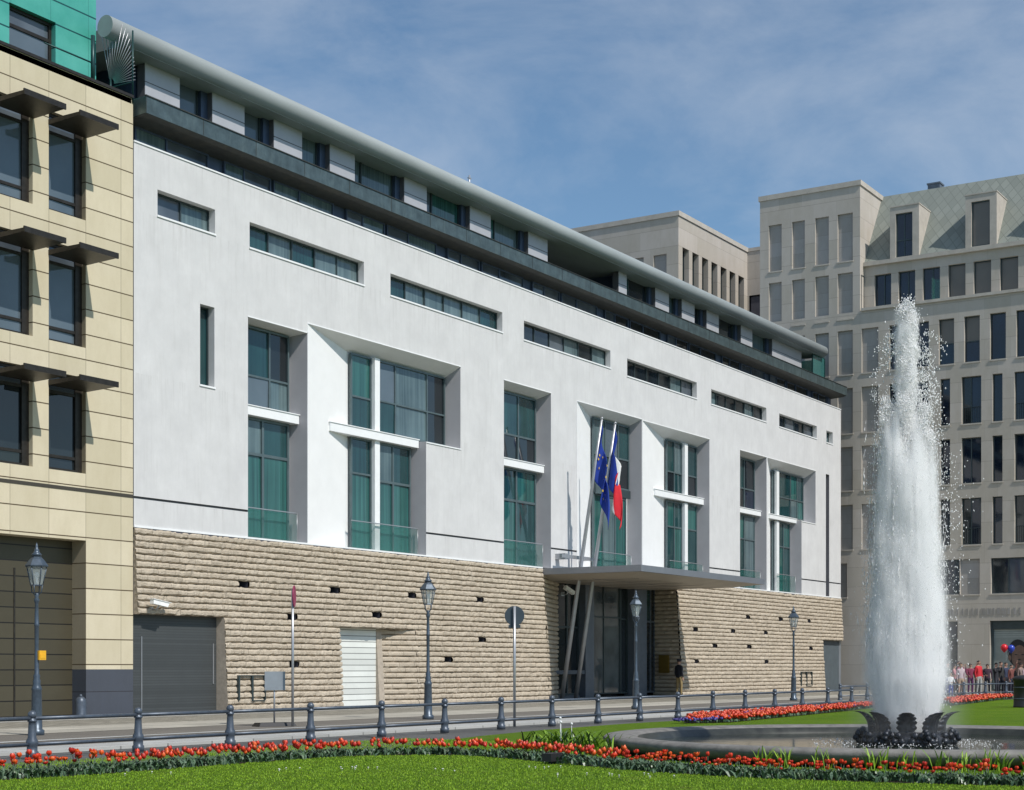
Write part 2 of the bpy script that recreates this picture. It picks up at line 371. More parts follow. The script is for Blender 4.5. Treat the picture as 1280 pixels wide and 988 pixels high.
# ------------------------------------------------------------------ EMBASSY
emb = thing('embassy_building', 'long white plastered building on a tan split-stone base with deep splayed windows', 'building', (0, 0, 0))
ZT, ZB = 17.57, 5.77
slots = [(1.01, 3.61, 15.55, 16.36), (5.28, 11.53, 15.5, 16.36), (13.16, 20.98, 15.45, 16.28), (22.69, 30.36, 15.44, 16.26), (32.02, 39.64, 15.33, 16.17), (41.38, 48.66, 15.3, 16.09), (50.51, 56.32, 15.28, 16.04), (57.9, 58.98, 15.25, 15.99)]
vslot = (2.91, 3.58, 10.55, 13.16)
bigs = [(5.2, 8.28, ZB, 13.16), (8.31, 15.48, ZB, 10.22), (8.31, 17.86, 10.22, 13.5), (21.1, 24.94, ZB, 13.47), (27.23, 33.52, ZB, 13.45), (33.6, 41.16, ZB, 13.41),
        (45.05, 48.68, ZB, 13.3), (48.76, 53.89, ZB, 10.12), (48.76, 56.12, 10.12, 13.3)]
GZ0, GZ1 = 6.63, 6.705
gr = [(0.0, 5.2, GZ0, GZ1), (15.48, 21.1, GZ0, GZ1), (24.94, 27.23, GZ0, GZ1), (41.16, 45.05, GZ0, GZ1), (53.89, 57.81, GZ0, GZ1), (58.37, 60.36, GZ0, GZ1)]
vgr = (57.81, 58.37, ZB, 13.3)
w = MB(); holed_wall(w, PX, 0, 60.36, ZB, ZT, slots+[vslot]+bigs+gr+[vgr])
for h in slots: reveals(w, PX, h, .34)
reveals(w, PX, vslot, .34)
w.cur = 1
for h in gr:
    reveals(w, PX, h, .08, 'tb'); w.poly([PX(h[0], GZ0, .08), PX(h[1], GZ0, .08), PX(h[1], GZ1, .08), PX(h[0], GZ1, .08)])
reveals(w, PX, vgr, .25, 'lrt'); w.poly([PX(57.81, ZB, .25), PX(58.37, ZB, .25), PX(58.37, 13.3, .25), PX(57.81, 13.3, .25)])
w.cur = 0
w.poly([(60.36, 0, 0), (60.36, 14, 0), (60.36, 14, ZT), (60.36, 0, ZT)])   # end wall
w.poly([(0, 0, ZT), (60.36, 0, ZT), (60.36, .62, ZT), (0, .62, ZT)])
w.build('plaster_wall', [M['plaster'], M['joint']], emb)
c = MB(); c.box(.05, 60.3, 1.95, 13.9, -.2, 17.4); c.build('light_block_core', M['groove'], emb)  # unseen dark box added behind the wall to block light
t = MB()
t.box(0, 60.36, -.03, .05, ZT+.003, ZT+.05)
t.build('parapet_trim', M['whitemetal'], emb)
for h in slots+[vslot]:
    s = MB(); s.box(h[0]-.03, h[1]+.03, -.035, .30, h[2]-.045, h[2]+.012); s.build('window_sill', M['whitemetal'], emb)
# slot windows
for k, h in enumerate(slots):
    wd = h[1]-h[0]; n = max(1, round(wd/1.3)); vs = [h[0]+wd*q/n for q in range(1, n)]
    pool = ['g_grey', 'g_grey', 'g_clere', 'g_grey', 'g_tealdark', 'g_grey'] if k < 3 else ['g_dark', 'g_clere', 'g_dark', 'g_grey', 'g_dark']
    window(emb, PX, h[0], h[1], h[2], h[3], .26, vs, (), .05, 'frame', [random.choice(pool) for _ in range(n)])
window(emb, PX, vslot[0], vslot[1], vslot[2], vslot[3], .26, (), (), .05, 'frame', ['g_tealdark'])

def opening(a, b, zt, splay=None, bl=None, gl=None, gr_=None, soff=.1, shelf=None, mull=None, wide=None):
    """tall recessed opening: reveals 0.72 deep, optional splayed left reveal (inner x), optional wider upper part (x, z)"""
    D = .72; ia = splay if splay else a
    b2 = wide[0] if wide else b; zi = zt-soff
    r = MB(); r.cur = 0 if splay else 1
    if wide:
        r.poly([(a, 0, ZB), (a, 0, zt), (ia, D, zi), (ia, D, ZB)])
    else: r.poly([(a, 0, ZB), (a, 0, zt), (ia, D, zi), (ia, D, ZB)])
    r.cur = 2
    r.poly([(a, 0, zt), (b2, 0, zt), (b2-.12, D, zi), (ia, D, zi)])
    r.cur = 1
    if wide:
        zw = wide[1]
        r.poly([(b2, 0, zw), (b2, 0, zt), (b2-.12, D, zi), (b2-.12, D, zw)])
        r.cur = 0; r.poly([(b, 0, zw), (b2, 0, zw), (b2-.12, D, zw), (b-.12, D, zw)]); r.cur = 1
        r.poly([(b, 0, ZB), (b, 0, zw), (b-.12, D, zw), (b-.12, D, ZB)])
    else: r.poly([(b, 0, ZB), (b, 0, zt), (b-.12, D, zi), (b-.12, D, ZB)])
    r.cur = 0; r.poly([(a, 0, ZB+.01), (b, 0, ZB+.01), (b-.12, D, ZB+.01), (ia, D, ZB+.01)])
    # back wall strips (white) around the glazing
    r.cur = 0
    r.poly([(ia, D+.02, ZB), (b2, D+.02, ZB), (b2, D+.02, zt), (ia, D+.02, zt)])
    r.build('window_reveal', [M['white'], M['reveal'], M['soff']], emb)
    # white edge trims at the outer arris
    e = MB(); e.box(a-.025, b2+.02, -.02, .015, zt, zt+.035)
    if wide: e.box(b+.02, b2+.02, -.03, .02, wide[1]-.05, wide[1]-.004)
    if splay: e.box(a-.03, a-.002, -.02, .015, ZB+.02, zt)
    e.build('edge_trim', M['whitemetal'], emb)
    return ia, b2, zi
def shelf(a, b, z1=10.32, tilt=0.):
    s = MB(); s.box(a, b, .30, .70, 9.98, z1-.035); s.box(a-.03, b+.03, .27, .70, z1-.032, z1)
    s.build('ledge', M['whitemetal'], emb)
def balustrade(a, b, y=.30):
    o = MB(); o.box(a, b, y, y+.02, ZB+.03, ZB+1.05); g = o.build('glass_balustrade', M['railglass'], emb)
    q = MB(); q.box(a, b, y-.015, y+.035, ZB+1.053, ZB+1.085); q.tube([(b, y+.01, ZB), (b, y+.01, ZB+1.05)], .015, 6); q.build('handrail', M['steel'], g)
DG = .56   # depth of the glazing face
opening(5.2, 8.28, 13.16, soff=.08)
window(emb, PX, 5.22, 7.98, 10.32, 13.06, DG, (6.95,), (11.38,), .07, 'framegrey', ['g_sky', 'g_tealdark', 'g_grey', 'g_dark'])
window(emb, PX, 5.22, 7.98, ZB+.02, 9.98, DG, (6.6,), (8.72,), .10, 'framegrey', ['g_teal', 'g_grey', 'g_teal', 'g_tealdark'])
shelf(5.22, 8.2); balustrade(5.3, 8.1)
opening(8.31, 15.48, 13.5, 11.48, soff=.4, wide=(17.86, 10.22))
window(emb, PX, 11.49, 12.74, 10.32, 13.08, DG, (), (11.5,), .07, 'framegrey', ['g_tealdark', 'g_teal'])
window(emb, PX, 13.07, 17.6, 10.32, 13.08, DG, (14.25, 16.35), (11.55,), .06, 'framegrey', ['g_tealdark', 'g_sky', 'g_grey', 'g_grey', 'g_dark', 'g_dark'])
window(emb, PX, 11.49, 12.74, ZB+.02, 9.98, DG, (), (8.65,), .07, 'framegrey', ['g_teal', 'g_tealdark'])
window(emb, PX, 13.07, 15.25, ZB+.02, 9.98, DG, (14.1,), (8.5,), .09, 'framegrey', ['g_teal', 'g_grey', 'g_teal', 'g_tealdark'])
q = MB(); q.box(12.75, 13.06, .42, .70, ZB+.02, 9.975); q.box(12.75, 13.06, .42, .70, 10.325, 13.08); q.build('mullion', M['whitemetal'], emb)
shelf(9.95, 15.4); balustrade(11.2, 15.35)
opening(21.1, 24.94, 13.47, soff=.25)
window(emb, PX, 21.6, 24.62, 10.32, 13.2, DG, (23.15,), (11.4,), .08, 'framegrey', ['g_dark', 'g_tealdark', 'g_dark', 'g_tealdark'])
window(emb, PX, 21.6, 24.62, ZB+.02, 9.98, DG, (23.0,), (8.6,), .1, 'framegrey', ['g_teal', 'g_tealdark', 'g_tealdark', 'g_teal'])
shelf(21.12, 24.85); balustrade(21.2, 24.75)
opening(27.23, 33.52, 13.45, 29.73, soff=.32)
window(emb, PX, 29.74, 33.3, 9.98, 13.12, DG, (30.9, 32.2), (11.45,), .08, 'framegrey', ['g_tealdark', 'g_grey', 'g_tealdark', 'g_sky', 'g_dark', 'g_tealdark'])
window(emb, PX, 29.74, 33.0, ZB+.02, 9.6, DG, (30.7, 31.9), (), .1, 'framegrey', ['g_teal', 'g_grey'])
q = MB(); q.box(29.74, 33.3, .50, .64, 9.6, 9.975); q.build('spandrel', M['frame'], emb)
q = MB(); q.box(29.8, 30.7, .34, .50, 9.55, 10.1); q.build('shutter_box', M['framegrey'], emb)
balustrade(29.9, 33.0)
opening(33.6, 41.16, 13.41, 37.32, soff=.4)
for (a, b) in ((37.33, 39.08), (39.46, 40.85)):
    window(emb, PX, a, b, 10.25, 13.0, DG, ((a+b)/2,) if a < 38 else (), (11.4,), .07, 'framegrey', ['g_dark', 'g_tealdark', 'g_tealdark', 'g_grey'])
    window(emb, PX, a, b, ZB+.02, 9.92, DG, ((a+b)/2,) if a < 38 else (), (8.6,), .08, 'framegrey', ['g_tealdark', 'g_teal', 'g_teal', 'g_tealdark'])
q = MB(); q.box(39.1, 39.45, .42, .70, ZB+.02, 9.92); q.box(39.1, 39.45, .42, .70, 10.325, 13.0); q.build('mullion', M['whitemetal'], emb)
shelf(35.5, 41.1); balustrade(37.2, 41.0)
opening(45.05, 48.68, 13.3, soff=.2)
window(emb, PX, 45.07, 48.35, 10.25, 13.08, DG, (46.9,), (11.4,), .08, 'framegrey', ['g_dark', 'g_tealdark', 'g_blue', 'g_dark'])
window(emb, PX, 45.07, 48.35, ZB+.02, 9.92, DG, (46.9,), (8.6,), .08, 'framegrey', ['g_tealdark', 'g_teal', 'g_grey', 'g_grey'])
shelf(45.07, 48.6, 10.28); balustrade(45.2, 48.5)
opening(48.76, 53.89, 13.3, 50.9, soff=.42, wide=(56.12, 10.12))
window(emb, PX, 50.91, 51.15, 10.28, 12.86, DG, (), (), .05, 'framegrey', ['g_dark'])
window(emb, PX, 51.52, 55.6, 10.28, 12.86, DG, (53.6, 54.6), (11.4,), .06, 'framegrey', ['g_tealdark', 'g_tealdark', 'g_grey', 'g_teal', 'g_teal', 'g_tealdark'])
window(emb, PX, 50.91, 51.15, ZB+.02, 9.92, DG, (), (), .05, 'framegrey', ['g_dark'])
window(emb, PX, 51.52, 53.5, ZB+.02, 9.92, DG, (52.5,), (8.5,), .08, 'framegrey', ['g_teal', 'g_tealdark', 'g_tealdark', 'g_teal'])
q = MB(); q.box(51.16, 51.51, .42, .70, ZB+.02, 9.92); q.box(51.16, 51.51, .42, .70, 10.29, 12.86); q.build('mullion', M['whitemetal'], emb)
shelf(49.85, 53.85, 10.25); balustrade(50.9, 53.7)

# split-stone base: courses of bulging rough stone on a battered wall
BAT = .33
def bat(z): return -BAT*(1-z/ZB)
NC = 28; CH = (ZB-.03)/NC
doorL = (-.01, 3.84, 0, CH*15); doorW = (9.89, 14.49, 0, CH*14+.0); doorE = (56.84, 60.4, 0, CH*15); ent = (24.21, 37.23, 0, ZB)
slot_c = [(4.86, 4.13), (9.69, 4.14), (14.37, 4.14), (19.1, 4.16), (7.27, 3.27), (12.1, 3.29), (7.27, 1.62), (19.1, 2.49), (16.63, 1.64), (45.83, 4.18), (50.45, 4.21), (54.78, 4.2), (39.13, 3.34), (43.77, 3.35), (48.17, 3.38), (41.34, 2.52), (45.77, 2.55), (54.78, 2.6), (39.03, 1.7), (48.08, 1.74)]
holes = [doorL, doorW, doorE, ent]
slot_h = []
for (u, z) in slot_c:
    k = round(z/CH-.5); slot_h.append((u-.27, u+.27, k*CH, (k+1)*CH))
def lattice(shape, cells, seed):
    g = np.random.default_rng(seed).random((cells[0]+2, cells[1]+2))
    a = np.linspace(0, cells[0], shape[0]); b = np.linspace(0, cells[1], shape[1])
    i = a.astype(int); j = b.astype(int); fa = (a-i)[:, None]; fb = (b-j)[None, :]
    fa = fa*fa*(3-2*fa); fb = fb*fb*(3-2*fb)
    return (g[i][:, j]*(1-fa)+g[i+1][:, j]*fa)*(1-fb)+(g[i][:, j+1]*(1-fa)+g[i+1][:, j+1]*fa)*fb
SEG = 5
us = np.unique(np.round(np.concatenate([np.arange(0, 60.37, .075), np.array([v for h in holes+slot_h for v in h[:2]]), [60.36]]), 3)); us = us[us <= 60.36]
prof = np.array([0., .10, .26, .66, .90]); off = np.array([.06, -.004, -.045, -.05, -.022])   # joint, then belly
zs_, base = [], []
for k in range(NC):
    for q in range(SEG): zs_.append((k+prof[q])*CH); base.append(off[q])
zs_.append(ZB-.03); base.append(.03); zs_ = np.array(zs_); base = np.array(base)
nz, nu = len(zs_), len(us)
dis = (lattice((nz, nu), (NC*2, 330), 1)-.5)*.05+(lattice((nz, nu), (NC*4, 780), 2)-.5)*.075+(lattice((nz, nu), (5, 24), 3)-.5)*.02
amp = np.clip(1-np.abs(base[:, None]-(-.03))*6, .25, 1)
Yv = np.array([bat(z) for z in zs_])[:, None]+base[:, None]+dis*amp
Zv = zs_[:, None]+(lattice((nz, nu), (NC*2, 500), 4)-.5)*.034
Zv[0] = zs_[0]; Zv[-1] = zs_[-1]
V = np.stack([np.broadcast_to(us[None, :], (nz, nu)), Yv, np.broadcast_to(Zv, (nz, nu))], -1).reshape(-1, 3)
uc = (us[:-1]+us[1:])/2; zc = (zs_[:-1]+zs_[1:])/2
keep = np.ones((nz-1, nu-1), bool)
for h in holes+slot_h: keep &= ~((uc[None, :] > h[0]) & (uc[None, :] < h[1]) & (zc[:, None] > h[2]) & (zc[:, None] < h[3]))
ii, jj = np.nonzero(keep)
F = np.stack([ii*nu+jj, ii*nu+jj+1, (ii+1)*nu+jj+1, (ii+1)*nu+jj], 1)
fast_mesh('stone_base', V, F, M['rough'], emb)
for (a, b) in ((0, 24.2), (37.24, 60.36)):
    cp = MB(); cp.box(a, b, -.03, .06, ZB-.028, ZB+.03); co_ = cp.build('base_coping', M['whitemetal'], emb)
    cp = MB(); cp.box(a, b, -.015, .06, ZB-.10, ZB-.031); cp.build('coping_joint', M['groove'], co_)
s = MB(); s.poly([(.004, bat(doorL[3])-.03, doorL[3]), (.004, .2, doorL[3]), (.004, .2, ZB-.03), (.004, -.03, ZB-.03)]); s.build('stone_end', M['roughflat'], emb)
for h in slot_h:
    s = MB(); y = bat(h[2]); P = PXo(y+.04)
    reveals(s, P, h, .35); s.poly([P(h[0], h[2], .35), P(h[1], h[2], .35), P(h[1], h[3], .35), P(h[0], h[3], .35)])
    s.build('vent_slot', M['groove'], emb)
# rough stone side walls of the entrance and the garage (same courses, other plan line)
def course_wall(name, p0, p1, z0, z1, batter=True, seed=5, m='rough', inner_bat=False):
    """coursed wall from plan point p0 to p1; p0/p1 may shift with the batter (value 0..1 = share of the batter)"""
    (x0, y0, b0), (x1, y1, b1) = p0, p1
    ln = math.hypot(x1-x0, y1-y0); n = max(3, int(ln/.08)); k0, k1 = round(z0/CH), round(z1/CH)
    zz, bb = [], []
    for k in range(k0, k1):
        for q in range(SEG): zz.append((k+prof[q])*CH); bb.append(off[q])
    zz.append(min(k1*CH, ZB-.03)); bb.append(.03); zz = np.array(zz); bb = np.array(bb)
    sg = np.linspace(0, 1, n+1); d = (lattice((len(zz), n+1), ((k1-k0)*2, max(2, n//2)), seed)-.5)*.1
    nx, ny = (y1-y0)/ln, -(x1-x0)/ln
    off2 = bb[:, None]+d*.8
    X = x0+(x1-x0)*sg[None, :]-nx*off2*-1*-1; Y = y0+(y1-y0)*sg[None, :]-ny*off2
    X = x0+(x1-x0)*sg[None, :]+0*off2-nx*off2
    Bt = np.array([bat(z) for z in zz])[:, None]*(b0+(b1-b0)*sg[None, :])
    V = np.stack([X, Y+Bt, np.broadcast_to(zz[:, None], X.shape)], -1).reshape(-1, 3)
    a, b = np.meshgrid(np.arange(len(zz)-1), np.arange(n), indexing='ij'); a = a.ravel(); b = b.ravel(); W = n+1
    return fast_mesh(name, V, np.stack([a*W+b, a*W+b+1, (a+1)*W+b+1, (a+1)*W+b], 1), M[m], emb)
course_wall('entrance_side_wall', (24.21, 0, 1), (27.7, 1.3, 0), 0, ZB, seed=6)
course_wall('entrance_side_wall', (37.5, 1.4, 0), (37.25, 0, 1), 0, ZB, seed=7)
course_wall('garage_side_wall', (12.62, .44, 1), (14.49, 0, 1), 0, doorW[3], seed=8)
s = MB(); zt = doorW[3]
s.poly([(9.89, bat(zt), zt), (14.5, bat(zt)-.02, zt), (12.7, .5, zt), (9.89, .5, zt)]); s.build('garage_lintel', M['roughflat'], emb)
s = MB(); s.box(9.8, 12.52, .20, .30, .0, zt); s.build('garage_door', M['whitedoor'], emb)
s = MB(); s.hexa([(12.521, .02, 0), (12.80, -.02, 0), (12.80, .5, 0), (12.521, .5, 0), (12.521, .19, zt-.01), (12.80, .16, zt-.01), (12.80, .5, zt-.01), (12.521, .5, zt-.01)]); s.build('garage_jamb', M['roughflat'], emb)
# dark gate at the near end
s = MB(); zt = doorL[3]; s.box(.02, 3.8, .12, .2, 0.0, zt)
gate = s.build('service_gate', M['meshdoor'], emb)
s = MB(); s.box(.42, .45, .095, .118, .0, zt*.78); s.box(3.62, 3.66, .095, .118, .9, zt*.72); s.build('gate_bar', M['steel'], gate)
s = MB(); s.poly([(3.83, bat(0)-.04, 0), (3.83, bat(zt)-.04, zt), (3.8, .2, zt), (3.8, .2, 0)]); s.poly([(0, bat(zt)-.02, zt), (3.84, bat(zt)-.02, zt), (3.84, .25, zt), (0, .25, zt)]); s.build('gate_reveal', M['roughflat'], emb)
s = MB(); zt = doorE[3]; s.box(56.84, 60.3, .1, .2, 0, zt); s.build('end_door', M['greydoor'], emb)
s = MB(); s.poly([(56.85, bat(0)-.04, 0), (56.85, bat(zt)-.04, zt), (56.84, .2, zt), (56.84, .2, 0)]); s.poly([(56.8, bat(zt), zt), (60.36, bat(zt), zt), (60.36, .25, zt), (56.8, .25, zt)]); s.build('door_reveal', M['roughflat'], emb)
# thin steel frames let into the stone low down
for (a, n, sp_) in ((4.3, 3, .66), (52.9, 3, .85)):
    f = MB(); y = -.375
    for k in range(n):
        f.box(a+k*sp_, a+k*sp_+(.07 if k < 2 else .03), y-.03, y+.1, .35, 1.15)
    f.box(a, a+(n-1)*sp_, y-.02, y+.1, 1.15, 1.18); f.box(a+sp_, a+(n-1)*sp_, y-.02, y+.1, .32, .35)
    f.build('steel_grille', M['frame'], emb)
# entrance screen
EY = 1.3; ZS = 5.5
P = PXo(EY)
window(emb, P, 27.5, 29.67, .15, ZS, 0, (28.6,), (3.3,), .08, 'frame', ['g_dark', 'g_dark', 'g_dark', 'g_dark'])
window(emb, P, 30.51, 33.75, .15, ZS, 0, (32.1,), (3.85,), .06, 'frame', ['g_ent', 'g_ent', 'g_ent', 'g_ent'])
window(emb, P, 33.78, 34.52, .15, ZS, 0, (), (3.8,), .07, 'frame', ['g_dark', 'g_dark'])
window(emb, P, 35.9, 37.5, .15, ZS, 0, (37.0,), (3.75,), .09, 'column', ['g_dark', 'g_tealdark', 'g_dark', 'g_dark'])
for (a, b) in ((29.68, 30.5), (34.53, 35.88)):
    s = MB(); s.box(a, b, EY-.35, EY+.2, 0, ZS); s.build('entrance_column', M['column'], emb)
s = MB(); s.box(24.5, 29.66, EY-.32, EY-.02, 1.12, 1.30); s.box(27.3, 29.4, EY-.2, EY+.1, 0, .14); s.build('pole_bracket', M['castiron'], emb)
s = MB(); s.box(24.2, 37.3, EY-.3, EY+.5, -.02, .012); s.build('threshold', M['beigeplain'], emb)
s = MB(); s.box(37.16, 37.2, .35, .95, 1.15, 2.05); s.box(37.145, 37.16, .40, .90, 1.2, 2.0); s.build('brass_plaque', M['brass'], emb)
# entrance canopy: thin slab with tapered soffit
cx0, cx1, cy0 = 24.2, 37.15, -4.85
s = MB()
s.hexa([(cx0, cy0, 5.47), (cx1, cy0, 5.47), (cx1, .02, 5.47), (cx0, .02, 5.47), (cx0, cy0, 5.74), (cx1, cy0, 5.74), (cx1, .02, 5.74), (cx0, .02, 5.74)])
s.cur = 1
s.hexa([(cx0+1.2, cy0+1.2, 5.30), (cx1-1.2, cy0+1.2, 5.30), (cx1-1.2, 1.25, 5.30), (cx0+1.2, 1.25, 5.30), (cx0+.15, cy0+.15, 5.468), (cx1-.15, cy0+.15, 5.468), (cx1-.15, 1.25, 5.468), (cx0+.15, 1.25, 5.468)])
s.box(cx0+.1, cx1+.1, .03, 1.9, 5.47, ZB-.02)
can = s.build('entrance_canopy', [M['canopy'], M['soffit']], emb)
s = MB()
for k in range(1, 6): s.box(cx0+k*12.95/6-.012, cx0+k*12.95/6+.012, cy0+1.25, 1.2, 5.292, 5.299)
s.box(cx0+1.3, cx1-1.3, -1.8, -1.775, 5.292, 5.299); s.build('soffit_joint', M['groove'], can)

# clerestory strip, balcony band, penthouse, rolled roof edge
s = MB(); s.box(.35, 60.2, .6, 1.9, ZT-.6, 18.45); s.build('clerestory_wall', M['jamb'], emb)
u = .55; k = 0
while u < 59.5:
    n = min(u+(2.35 if k % 2 else 3.3), 59.6)
    g = ['g_clere', 'g_clere', 'g_grey'] if u < 28 else ['g_dark', 'g_dark', 'g_clere']
    window(emb, PXo(.5), u, n, ZT+.06, 18.32, 0, (u+(n-u)*.42,), (), .06, 'jamb', [random.choice(g), random.choice(g)])
    u = n+(.14 if k % 2 else .75); k += 1
s = MB()
s.prism([(-.0+.1, -.42, 18.42), (.1, -.42, 18.93), (.1, .2, 18.93), (.1, 1.0, 18.36), (.1, .62, 18.34)], (60.2, 0, 0))
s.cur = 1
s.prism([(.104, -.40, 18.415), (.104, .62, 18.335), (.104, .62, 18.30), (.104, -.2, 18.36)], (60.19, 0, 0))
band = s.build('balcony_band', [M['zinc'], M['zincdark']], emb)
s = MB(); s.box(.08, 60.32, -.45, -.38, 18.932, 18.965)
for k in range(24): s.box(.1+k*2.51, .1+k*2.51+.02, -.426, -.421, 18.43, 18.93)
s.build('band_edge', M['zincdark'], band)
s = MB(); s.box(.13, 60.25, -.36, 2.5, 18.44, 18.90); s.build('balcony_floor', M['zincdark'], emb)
PHY = 1.62; PH0, PH1 = 18.9, 20.95
panels = [(1.75, 3.31), (4.86, 6.46), (8.0, 9.54), (11.14, 12.63), (15.8, 17.33), (20.46, 22.06), (25.12, 26.78), (33.54, 34.37), (37.46, 38.99), (40.51, 42.02), (43.54, 45.07), (48.04, 49.62), (52.52, 57.05)]
s = MB()
s.box(1.6, 26.78, PHY+.12, 8, PH0, PH1); s.box(34.2, 57.9, PHY+.12, 8, PH0, PH1); s.box(26.75, 34.25, 4.6, 8, PH0, PH1); s.build('penthouse_wall', M['jamb'], emb)
for (a, b) in panels:
    s = MB(); s.box(a, b, 1.28, PHY, PH0, PH1)
    s.cur = 1
    for z in (19.55, 20.22): s.box(a-.002, b+.002, 1.274, 1.3, z-.014, z+.014)
    s.box(a-.004, a+.02, 1.30, PHY, PH0, PH1)
    s.build('cladding_panel', [M['shutter'], M['shutterline']], emb)
for (a, b), (c2, d) in zip(panels[:-1], panels[1:]):
    if b > 26 and b < 27: continue
    g = ['g_grey', 'g_sky', 'g_grey', 'g_teal'] if b < 25 else ['g_tealdark', 'g_teal', 'g_grey', 'g_dark']  # paler pane colours paint in the reflection on the top storey
    wd = c2-b-.35; n = 2
    window(emb, PXo(PHY), b+.02, c2-.33, PH0+.05, PH1-.05, 0, (b+.3*wd,) if wd > 1.5 else (), (), .07, 'frame', [random.choice(g) for _ in range(2)])
    q = MB(); q.box(c2-.32, c2-.006, PHY-.12, PHY+.1, PH0, PH1); q.build('window_jamb', M['jamb'], emb)
s = MB(); s.box(57.1, 57.9, PHY-.02, PHY+.1, PH0, PH1); s.build('corner_window', M['g_tealdark'], emb)
s = MB(); s.box(57.95, 59.9, .9, .93, PH0, PH1-.15); s.box(59.87, 59.9, .93, 6, PH0, PH1-.15); cg = s.build('corner_glazing', M['cornerglass'], emb)
s = MB(); s.box(57.9, 57.95, .88, .95, PH0, PH1); s.box(59.86, 59.93, .86, .895, PH0, PH1-.15); s.box(58.0, 59.86, .885, .945, PH1-.148, PH1-.1); s.build('corner_frame', M['darkgreen'], cg)
# roof: rolled front edge merging into a flat overhanging roof
s = MB(); s.smooth = True
arc = []
yc, zc_, rr = .8, 21.15, .335
for k in range(25):
    a = R(80+k*205/24.); arc.append((yc+rr*math.cos(a), zc_+rr*math.sin(a)))
arc = arc+[(yc+rr*math.cos(R(285+k*155/17.)), zc_+rr*math.sin(R(285+k*155/17.))) for k in range(1, 17)]
s.smooth = True
i0 = len(s.v)
X0, X1 = -.42, 59.4
for X in (X0, X1): s.v += [(X, y, z) for y, z in arc]
n = len(arc)
for k in range(n): s.smooth = True; s.face((i0+k, i0+(k+1) % n, i0+n+(k+1) % n, i0+n+k))
s.smooth = False; s.face(range(i0+n-1, i0-1, -1)); s.face(range(i0+n, i0+2*n))
s.prism([(.35, .75, 20.80), (.35, 8.2, 20.95), (.35, 8.2, 21.45), (.35, 1.6, 21.52), (.35, .8, 21.495)], (59.0, 0, 0))
roof = s.build('roof', M['rooftube'], emb)
s = MB(); s.tube([(20.6, 1.4, 21.4), (20.6, 1.4, 22.15)], .035, 8); s.box(20.5, 20.7, 1.36, 1.44, 22.0, 22.05); s.build('roof_mast', M['steel'], roof)
s = MB(); s.poly([(60.36, 14, 0), (0, 14, 0), (0, 14, 20.9), (60.36, 14, 20.9)]); s.box(0, 60.3, 8, 13.9, 17.4, 20.9); s.build('rear_wall', M['plaster'], emb)

# ------------------------------------------------------------------ SANDSTONE NEIGHBOUR
nb = thing('sandstone_building', 'yellow sandstone building with dark bronze sunshades and a turquoise top storey', 'building')
NU = -20.4; NTOP = 18.88
cols = [(-3.34, -1.94), (-5.34, -3.93)]
for k in range(1, 4): cols += [(-3.34-4.9*k, -1.94-4.9*k), (-5.34-4.9*k, -3.93-4.9*k)]
rows = [(14.69, 17.55), (10.91, 13.78), (7.18, 10.02)]
hol = [(a, b, c, d) for (a, b) in cols for (c, d) in rows]
gar = (-19.0, -1.93, 0, 5.2)
w = MB(); holed_wall(w, PX, NU, -.03, 1.38, NTOP, hol+[gar], (), (6.62, 6.74))
for h in hol: reveals(w, PX, h, .3)
reveals(w, PX, (gar[0], gar[1], 1.38, 5.2), .62, 'lrt')
w.cur = 1; holed_wall(w, PXo(-.004), NU, -.03, 0, 1.38, [gar]); reveals(w, PX, (gar[0], gar[1], 0, 1.38), .62, 'lr')
w.cur = 0; w.poly([(-.03, 0, 0), (-.03, 12, 0), (-.03, 12, NTOP), (-.03, 0, NTOP)])
w.cur = 2; w.box(NU, -.03, -.012, .0, 6.63, 6.735)
for (a, b) in cols:
    for z in (6.0, 14.55, 10.78):
        pass
w.build('sandstone_wall', [M['sand'], M['plinth'], M['sandthick']], nb)
s = MB(); s.box(NU, -.06, .7, 12, 0, 18.7); s.build('light_block_core', M['groove'], nb)  # hidden dark box added so no light passes through
s = MB(); s.box(NU, -.03, -.05, .25, NTOP+.002, NTOP+.09); s.build('parapet_cap', M['bronze'], nb)
s = MB(); s.box(-19.0, -1.9, .58, .68, 0, 5.3); gd = s.build('garage_panelling', M['bronzedoor'], nb)
s = MB(); s.box(-4.13, -4.07, .565, .578, 0, 4.3); s.build('panel_joint', M['bronze'], gd)
for (a, b) in cols:
    for (c, d) in rows:
        g = 'g_dark' if c < 8 else 'g_sky'
        fo = window(nb, PX, a, b, c, d, .16, (), (c+.42, d-.55), .085, 'bronze', [g, g, 'g_dark' if c < 8 else 'g_clere'])
        q = MB(); pbox(q, PX, b-.26, b-.085, c+.085, d-.085, .15, .2); q.build('side_panel', M['bronze'], fo)
        # sunshade: folded plate on two arms
        s = MB(); z = d-.42
        s.hexa([(a-.02, -1.3, z+.04), (b+.02, -1.3, z+.04), (b+.02, .0, z), (a-.02, .0, z), (a-.02, -1.3, z+.14), (b+.02, -1.3, z+.14), (b+.02, .0, z+.15), (a-.02, .0, z+.15)])
        s.box(a-.04, b+.04, -1.34, -1.29, z+.02, z+.18)
        s.build('sunshade', M['bronze'], nb)
